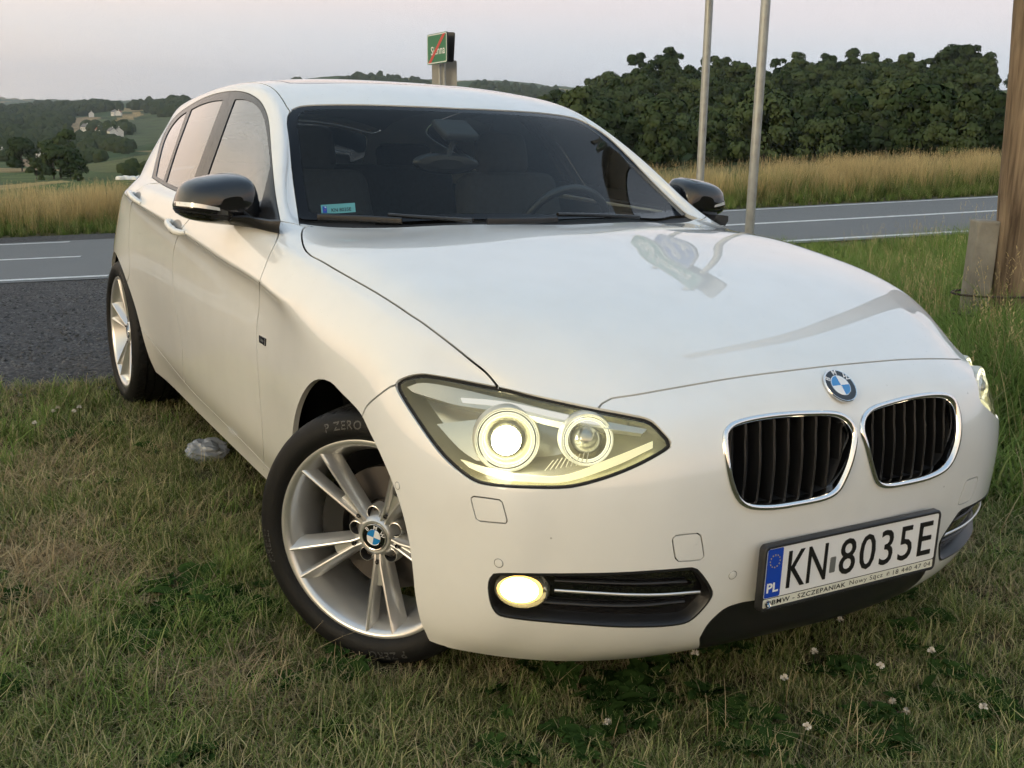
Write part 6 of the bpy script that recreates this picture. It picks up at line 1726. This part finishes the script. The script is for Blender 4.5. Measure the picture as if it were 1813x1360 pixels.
def scatter(name, protos, pos, idx, rot, scl, label, cat):
    """one object: points carrying instances of the prototypes"""
    col = bpy.data.collections.new(name+'_prototypes')
    for i, o in enumerate(protos): o.name = '%s_%02d' % (name, i); col.objects.link(o)
    me = bpy.data.meshes.new(name); n = len(pos); me.vertices.add(n); me.vertices.foreach_set('co', np.ascontiguousarray(pos, dtype=np.float32).ravel())
    for nm, ty, key, val in (('idx', 'INT', 'value', idx.astype(np.int32)), ('scl', 'FLOAT', 'value', scl.astype(np.float32)), ('rot', 'FLOAT_VECTOR', 'vector', rot.astype(np.float32).ravel())):
        a = me.attributes.new(nm, ty, 'POINT'); a.data.foreach_set(key, val)
    o = bpy.data.objects.new(name, me); COL.objects.link(o)
    ng = bpy.data.node_groups.new(name, 'GeometryNodeTree')
    ng.interface.new_socket('Geometry', in_out='INPUT', socket_type='NodeSocketGeometry'); ng.interface.new_socket('Geometry', in_out='OUTPUT', socket_type='NodeSocketGeometry')
    N = ng.nodes; L = ng.links; gi = N.new('NodeGroupInput'); go = N.new('NodeGroupOutput'); ip = N.new('GeometryNodeInstanceOnPoints'); ci = N.new('GeometryNodeCollectionInfo')
    ci.inputs['Collection'].default_value = col; ci.inputs['Separate Children'].default_value = True; ci.inputs['Reset Children'].default_value = True
    def na(nm, ty):
        x = N.new('GeometryNodeInputNamedAttribute'); x.data_type = ty; x.inputs['Name'].default_value = nm; return x.outputs['Attribute']
    L.new(gi.outputs[0], ip.inputs['Points']); L.new(ci.outputs[0], ip.inputs['Instance']); ip.inputs['Pick Instance'].default_value = True
    L.new(na('idx', 'INT'), ip.inputs['Instance Index'])
    er = N.new('FunctionNodeEulerToRotation'); L.new(na('rot', 'FLOAT_VECTOR'), er.inputs[0]); L.new(er.outputs[0], ip.inputs['Rotation'])
    L.new(na('scl', 'FLOAT'), ip.inputs['Scale']); L.new(ip.outputs[0], go.inputs[0])
    md = o.modifiers.new('scatter', 'NODES'); md.node_group = ng
    return tag(o, label, cat, kind='stuff')
rg = np.random.default_rng(77)
def to_px(P):
    d = P-np.array(tuple(CAM)); k = d @ np.array(tuple(FW)); k = np.where(k > .05, k, np.nan)
    return IW/2+FPX*(d @ np.array(tuple(RT)))/k, IH/2-FPX*(d @ np.array(tuple(UP)))/k
def sample(n, dmin, dmax, power, pad=160, azpad=.06):
    """random ground points in view, denser near the camera"""
    u = rg.uniform(0, 1, n); d = (dmin**(1-power)+u*(dmax**(1-power)-dmin**(1-power)))**(1/(1-power)) if power != 1 else dmin*(dmax/dmin)**u
    a = va+rg.uniform(-.50-azpad, .50+azpad, n); x = CAM.x+d*np.cos(a); y = CAM.y+d*np.sin(a); z = ground_z(x, y); P = np.stack([x, y, z], 1)
    px, py = to_px(P); ok = np.isfinite(px) & (px > -pad) & (px < IW+pad) & (py < IH+pad*1.6) & (py > 0)
    return P[ok], d[ok]
def under_wheels(P):
    bad = np.zeros(len(P), bool)
    for x, y, st, sp_, lf in WH_XY:
        bad |= ((P[:, 0]-x)**2+(P[:, 1]-y)**2) < .13**2
    return bad
WH_XY = [(-.037,-.737,0,0,0), (-2.69,-.757,0,0,0), (.037,.737,0,0,1), (-2.69,.757,0,0,1)]
# lawn around the car: trampled, half dry
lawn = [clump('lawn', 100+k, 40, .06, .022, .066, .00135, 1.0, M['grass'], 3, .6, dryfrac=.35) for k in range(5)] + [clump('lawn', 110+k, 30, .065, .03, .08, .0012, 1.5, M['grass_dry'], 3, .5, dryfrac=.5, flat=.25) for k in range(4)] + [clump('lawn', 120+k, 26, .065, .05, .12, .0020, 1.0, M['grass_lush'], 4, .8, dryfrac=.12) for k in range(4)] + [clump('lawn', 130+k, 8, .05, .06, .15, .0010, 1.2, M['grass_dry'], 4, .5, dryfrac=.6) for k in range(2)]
P, d = sample(30000, 1.3, 13.5, .0)
s_, u_ = road_s(P[:, 0], P[:, 1]); ok = ~in_gravel(P[:, 0], P[:, 1], -.12) & (s_ < 12.8) & ~under_wheels(P); P = P[ok]; d = d[ok]
px, py = to_px(P)
dryn = fbm(P[:, 0]*1.7+3, P[:, 1]*1.7, 51); lush = fbm(P[:, 0]*1.1+9, P[:, 1]*1.1+4, 61)
def blob(cx, cy, rx, ry): return np.exp(-(((px-cx)/rx)**2+((py-cy)/ry)**2))
dry = (dryn-.52)*3.2+1.3*blob(60,990,110,90)+1.0*blob(430,1230,150,80)+.9*blob(760,1200,260,40)+.5*blob(250,1000,150,60)
right = sstep(1.1, 2.0, P[:, 1]-.25*P[:, 0])          # taller green grass on the far side of the car
lushm = (lush-.55)*3+1.6*blob(340,1120,120,70)+1.0*blob(240,1250,160,60)+.6*blob(60,720,80,25)+1.2*right
r = rg.uniform(0, 1, len(P)); idx = rg.integers(0, 5, len(P))
isd = r < np.clip(.15+dry*.6, .05, .92)*(1-.75*right); idx = np.where(isd, 5+rg.integers(0, 4, len(P)), idx)
isl = (~isd) & (rg.uniform(0, 1, len(P)) < np.clip(.03+lushm*.36, .02, .9)); idx = np.where(isl, 9+rg.integers(0, 4, len(P)), idx)
spike = rg.uniform(0, 1, len(P)) < .02+.10*np.clip(blob(60,990,110,90), 0, 1); idx = np.where(spike, 13+rg.integers(0, 2, len(P)), idx)
fp = np.exp(-(((P[:, 0]+1.35)/2.25)**6+(P[:, 1]/.86)**6))      # flattened and short under the car
scl = rg.uniform(.75, 1.3, len(P))*np.where(isl & (d < 4), .72, 1.0)*(1-.45*fp)*(1+.25*np.clip(d/8-.3, 0, 1.5))*(1+.9*right)
rot = np.stack([rg.normal(0, .12, len(P)), rg.normal(0, .12, len(P)), rg.uniform(0, 6.28, len(P))], 1)
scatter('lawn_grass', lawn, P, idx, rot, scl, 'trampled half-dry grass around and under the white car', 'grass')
# tall meadow grass by the wooden pole and along the near edge of the road
tall = [clump('meadow', 200+k, 46, .11, .22, .52, .0042, .8, M['grass_lush'], 5, .9, dryfrac=.06) for k in range(5)] + [clump('meadow', 210+k, 16, .09, .35, .75, .0019, .45, M['grass_seed'], 5, .4, heads=.75, dryfrac=.4) for k in range(3)]
P, d = sample(30000, 2.6, 16, .9, pad=260); s_, u_ = road_s(P[:, 0], P[:, 1]); px, py = to_px(P)
m_ = fbm(P[:, 0]*.8, P[:, 1]*.8, 91)
edge = P[:, 1]-.55*P[:, 0]                             # the car's left flank faces +y
keep = (edge > 2.0) & (s_ < 12.9) & (rg.uniform(0, 1, len(P)) < np.clip((edge-2.0)*.55, 0, 1)*np.clip(.35+1.2*m_, 0, 1)) & ((P[:, 1] > 1.35) | (P[:, 0] > 1.2))
P = P[keep]; d = d[keep]; px = px[keep]
idx = np.where(rg.uniform(0, 1, len(P)) < .035, 5+rg.integers(0, 3, len(P)), rg.integers(0, 5, len(P)))
s_, u_ = road_s(P[:, 0], P[:, 1])
hs = .55+.45*sstep(1450, 1780, px)
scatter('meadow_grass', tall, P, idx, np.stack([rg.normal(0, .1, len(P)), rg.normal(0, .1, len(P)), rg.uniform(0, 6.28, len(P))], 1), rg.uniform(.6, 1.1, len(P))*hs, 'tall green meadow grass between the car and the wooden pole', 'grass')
# far verge: green foot, tall dry stems above
verge = [clump('verge', 300+k, 40, .22, .25, .60, .006, .6, M['grass_lush'], 4, .8, dryfrac=.1) for k in range(4)] + [clump('verge', 310+k, 40, .20, .60, 1.05, .0042, .35, M['grass_seed'], 5, .5, heads=.8, dryfrac=.35) for k in range(4)] + [clump('verge', 320+k, 30, .22, .45, .9, .006, .5, M['grass'], 4, .8, dryfrac=.2) for k in range(3)]
n = 15000; uu = rg.uniform(-16, 62, n); ss = S2+rg.uniform(.4, 7.5, n); x, y = road_xy(ss, uu); P = np.stack([x, y, ground_z(x, y)], 1); px, py = to_px(P)
ok = np.isfinite(px) & (px > -120) & (px < IW+120); P = P[ok]; px = px[ok]; off = (ss-S2)[ok]; uu = uu[ok]
st0 = np.where(uu < 6.5, 1.7, .45); ok = off > st0; P, px, off, uu, st0 = P[ok], px[ok], off[ok], uu[ok], st0[ok]
o2 = off-st0
dryz = np.clip(blob_ := np.exp(-((px-170)/95)**2)*1.3+np.exp(-((px-1530)/230)**2)*.55+.12+(fbm(P[:, 0]*.35, P[:, 1]*.35, 15)-.5)*1.1, 0, 1)*sstep(.7, 1.6, o2)
r = rg.uniform(0, 1, len(P)); idx = np.where(r < dryz*.8, 4+rg.integers(0, 4, len(P)), np.where(r < .55+.3*dryz, rg.integers(0, 4, len(P)), 8+rg.integers(0, 3, len(P))))
grow = (.35+.65*sstep(.2, 2.0, o2))*np.where(px < 600, 1.0, .88)
scatter('verge_grass', verge, P, idx, np.stack([rg.normal(0, .08, len(P)), rg.normal(0, .08, len(P)), rg.uniform(0, 6.28, len(P))], 1), rg.uniform(.75, 1.2, len(P))*grow, 'tall dry and green roadside grass beyond the road', 'grass')
# broad-leaved weeds and clover in the lawn
weeds = [leafy('weed', 400+k, 7, .09, .018, M['weed']) for k in range(2)] + [leafy('weed', 410+k, 22, .035, .012, M['weed']) for k in range(3)]
P, d = sample(9000, 1.35, 6, 1.0); ok = ~in_gravel(P[:, 0], P[:, 1], .05); P = P[ok]; px, py = to_px(P); w_ = fbm(P[:, 0]*2.3, P[:, 1]*2.3, 71)
pw = np.clip((w_-.50)*1.1, .015, .5)+.75*blob(350,1110,90,55)+.18*blob(1300,1250,400,110)
ok = rg.uniform(0, 1, len(P)) < pw*.55; P = P[ok]; idx = np.where(rg.uniform(0, 1, len(P)) < .08, rg.integers(0, 2, len(P)), 2+rg.integers(0, 3, len(P)))
scatter('lawn_weeds', weeds, P+np.array((0, 0, .012)), idx, np.stack([rg.normal(0, .15, len(P)), rg.normal(0, .15, len(P)), rg.uniform(0, 6.28, len(P))], 1), rg.uniform(.7, 1.3, len(P)), 'clover and broad-leaved weeds in the grass near the camera', 'weeds')
# white clover flowers
fl = MB(); rgn = random.Random(4)
fl.tube([(0,0,0),(.004,0,.045),(.006,.002,.075)], .0011, 5, mi=0)
for k in range(46):
    a = rgn.uniform(0, 6.28); e_ = rgn.uniform(-.4, 1.4); u = Vector((math.cos(a)*math.cos(e_), math.sin(a)*math.cos(e_), math.sin(e_))); c0 = Vector((.006,.002,.078))
    t_ = u.orthogonal().normalized()*.0014; fl.fan([c0+u*.002-t_, c0+u*.002+t_, c0+u*.0085+t_*.6, c0+u*.0085-t_*.6], mi=1)
M['clover'] = mat('clover_white', (.62,.58,.52), .7)
F0 = None
for k, (a, b) in enumerate([(1300,1140),(1345,1133),(1385,1252),(1440,1200),(1570,1290),(1415,1338),(1222,1205),(1645,1200),(1485,1140),(1070,1330),(1545,1225),(1730,1305),(1290,1165),(1600,1310),(105,745),(130,752),(140,745),(66,775),(100,752)]):
    p = ground_hit(a, b+14)
    if p is None: continue
    if F0 is None: F0 = fl.out('clover_flower', None, None, mats=[M['weed'], M['clover']], smooth=False); o = F0
    else: o = F0.copy(); COL.objects.link(o)
    o.location = p; o.rotation_euler = (0, 0, k*1.3); o.scale = (1.15,)*3; side_ = 'left of the car' if a < 200 else ('below the number plate' if a > 1350 and b < 1260 else ('at the bottom right corner' if b > 1260 else 'below the right fog lamp'))
    tag(o, 'small white clover flower in the grass '+side_, 'flower', 'clover flowers '+side_)
# loose chippings
st_ = []
for k in range(5):
    b = bmesh.new(); bmesh.ops.create_icosphere(b, subdivisions=1, radius=1.0); q = np.random.default_rng(600+k)
    for v in b.verts: v.co *= q.uniform(.7, 1.15); v.co.z *= .65
    me = bpy.data.meshes.new('stone'); b.to_mesh(me); b.free(); me.materials.append(M['stone'] if 'stone' in M else M.setdefault('stone', mat('loose_stone', (.085,.083,.082), .85))); st_.append(bpy.data.objects.new('stone', me))
N_, L_ = nodes_of(M['stone']); oi = N_.new('ShaderNodeObjectInfo'); rp = N_.new('ShaderNodeMapRange'); rp.inputs[3].default_value = .35; rp.inputs[4].default_value = 1.9; L_.new(oi.outputs['Random'], rp.inputs[0]); vs_ = N_.new('ShaderNodeVectorMath'); vs_.operation = 'SCALE'; vs_.inputs[0].default_value = (.075,.073,.073); L_.new(rp.outputs[0], vs_.inputs['Scale']); L_.new(vs_.outputs[0], N_['Principled BSDF'].inputs['Base Color'])
P, d = sample(60000, 4.6, 17, .8, pad=60); px, py = to_px(P); ok = in_gravel(P[:, 0], P[:, 1], .06) & (px < 700); P = P[ok]; d = d[ok]
P[:, 2] += .010
scatter('chippings', st_, P, rg.integers(0, 5, len(P)), rg.uniform(0, 6.28, (len(P), 3))*np.array((.1, .1, 1)), rg.uniform(.004, .012, len(P))*(1+.03*d), 'loose dark stone chippings on the lay-by behind the rear wheel', 'gravel')
# crumpled plastic film lying by the sill
p = ground_hit(368, 812); b = bmesh.new(); bmesh.ops.create_icosphere(b, subdivisions=4, radius=.075); q = np.random.default_rng(9)
for v in b.verts:
    c = v.co*28; v.co *= .62+.5*float(fbm(np.array([c.x*1.2+40]), np.array([c.y*1.2+c.z*1.7+20]), 5)[0])+.22*abs(math.sin(c.x*2.1+c.z*3.3))
    v.co.z *= .55
me = bpy.data.meshes.new('plastic_film'); b.to_mesh(me); b.free()
pm = mat('clear_film', (.42,.44,.47), .18); pm.node_tree.nodes['Principled BSDF'].inputs['Alpha'].default_value = .62; me.materials.append(pm)
o = bpy.data.objects.new('plastic_film', me); COL.objects.link(o); o.location = p+Vector((0,0,.03)); tag(o, 'crumpled grey plastic film lying in the grass beside the sill', 'litter')
# ------------------------------------------------------------------ evening haze: one closed box of thin air round the whole place
def haze(density):
    m = bpy.data.materials.new('haze'); m.use_nodes = True; N, L = nodes_of(m); N.clear(); o = N.new('ShaderNodeOutputMaterial'); v = N.new('ShaderNodeVolumePrincipled')
    v.inputs['Color'].default_value = (.72,.80,.92,1); v.inputs['Density'].default_value = density; v.inputs['Anisotropy'].default_value = .2; L.new(v.outputs[0], o.inputs['Volume'])
    mb = MB(); zmax = max(60.0, float(GZ.max())+40); zmin = float(GZ.min())-1.0; mb.box((CAM.x, CAM.y, (zmin+zmax)/2), (16600, 16600, zmax-zmin)); b = mb.out('haze', m, None, smooth=False)
    return tag(b, 'thin bluish evening haze over the hills', 'haze', kind='stuff')
haze(7e-5)
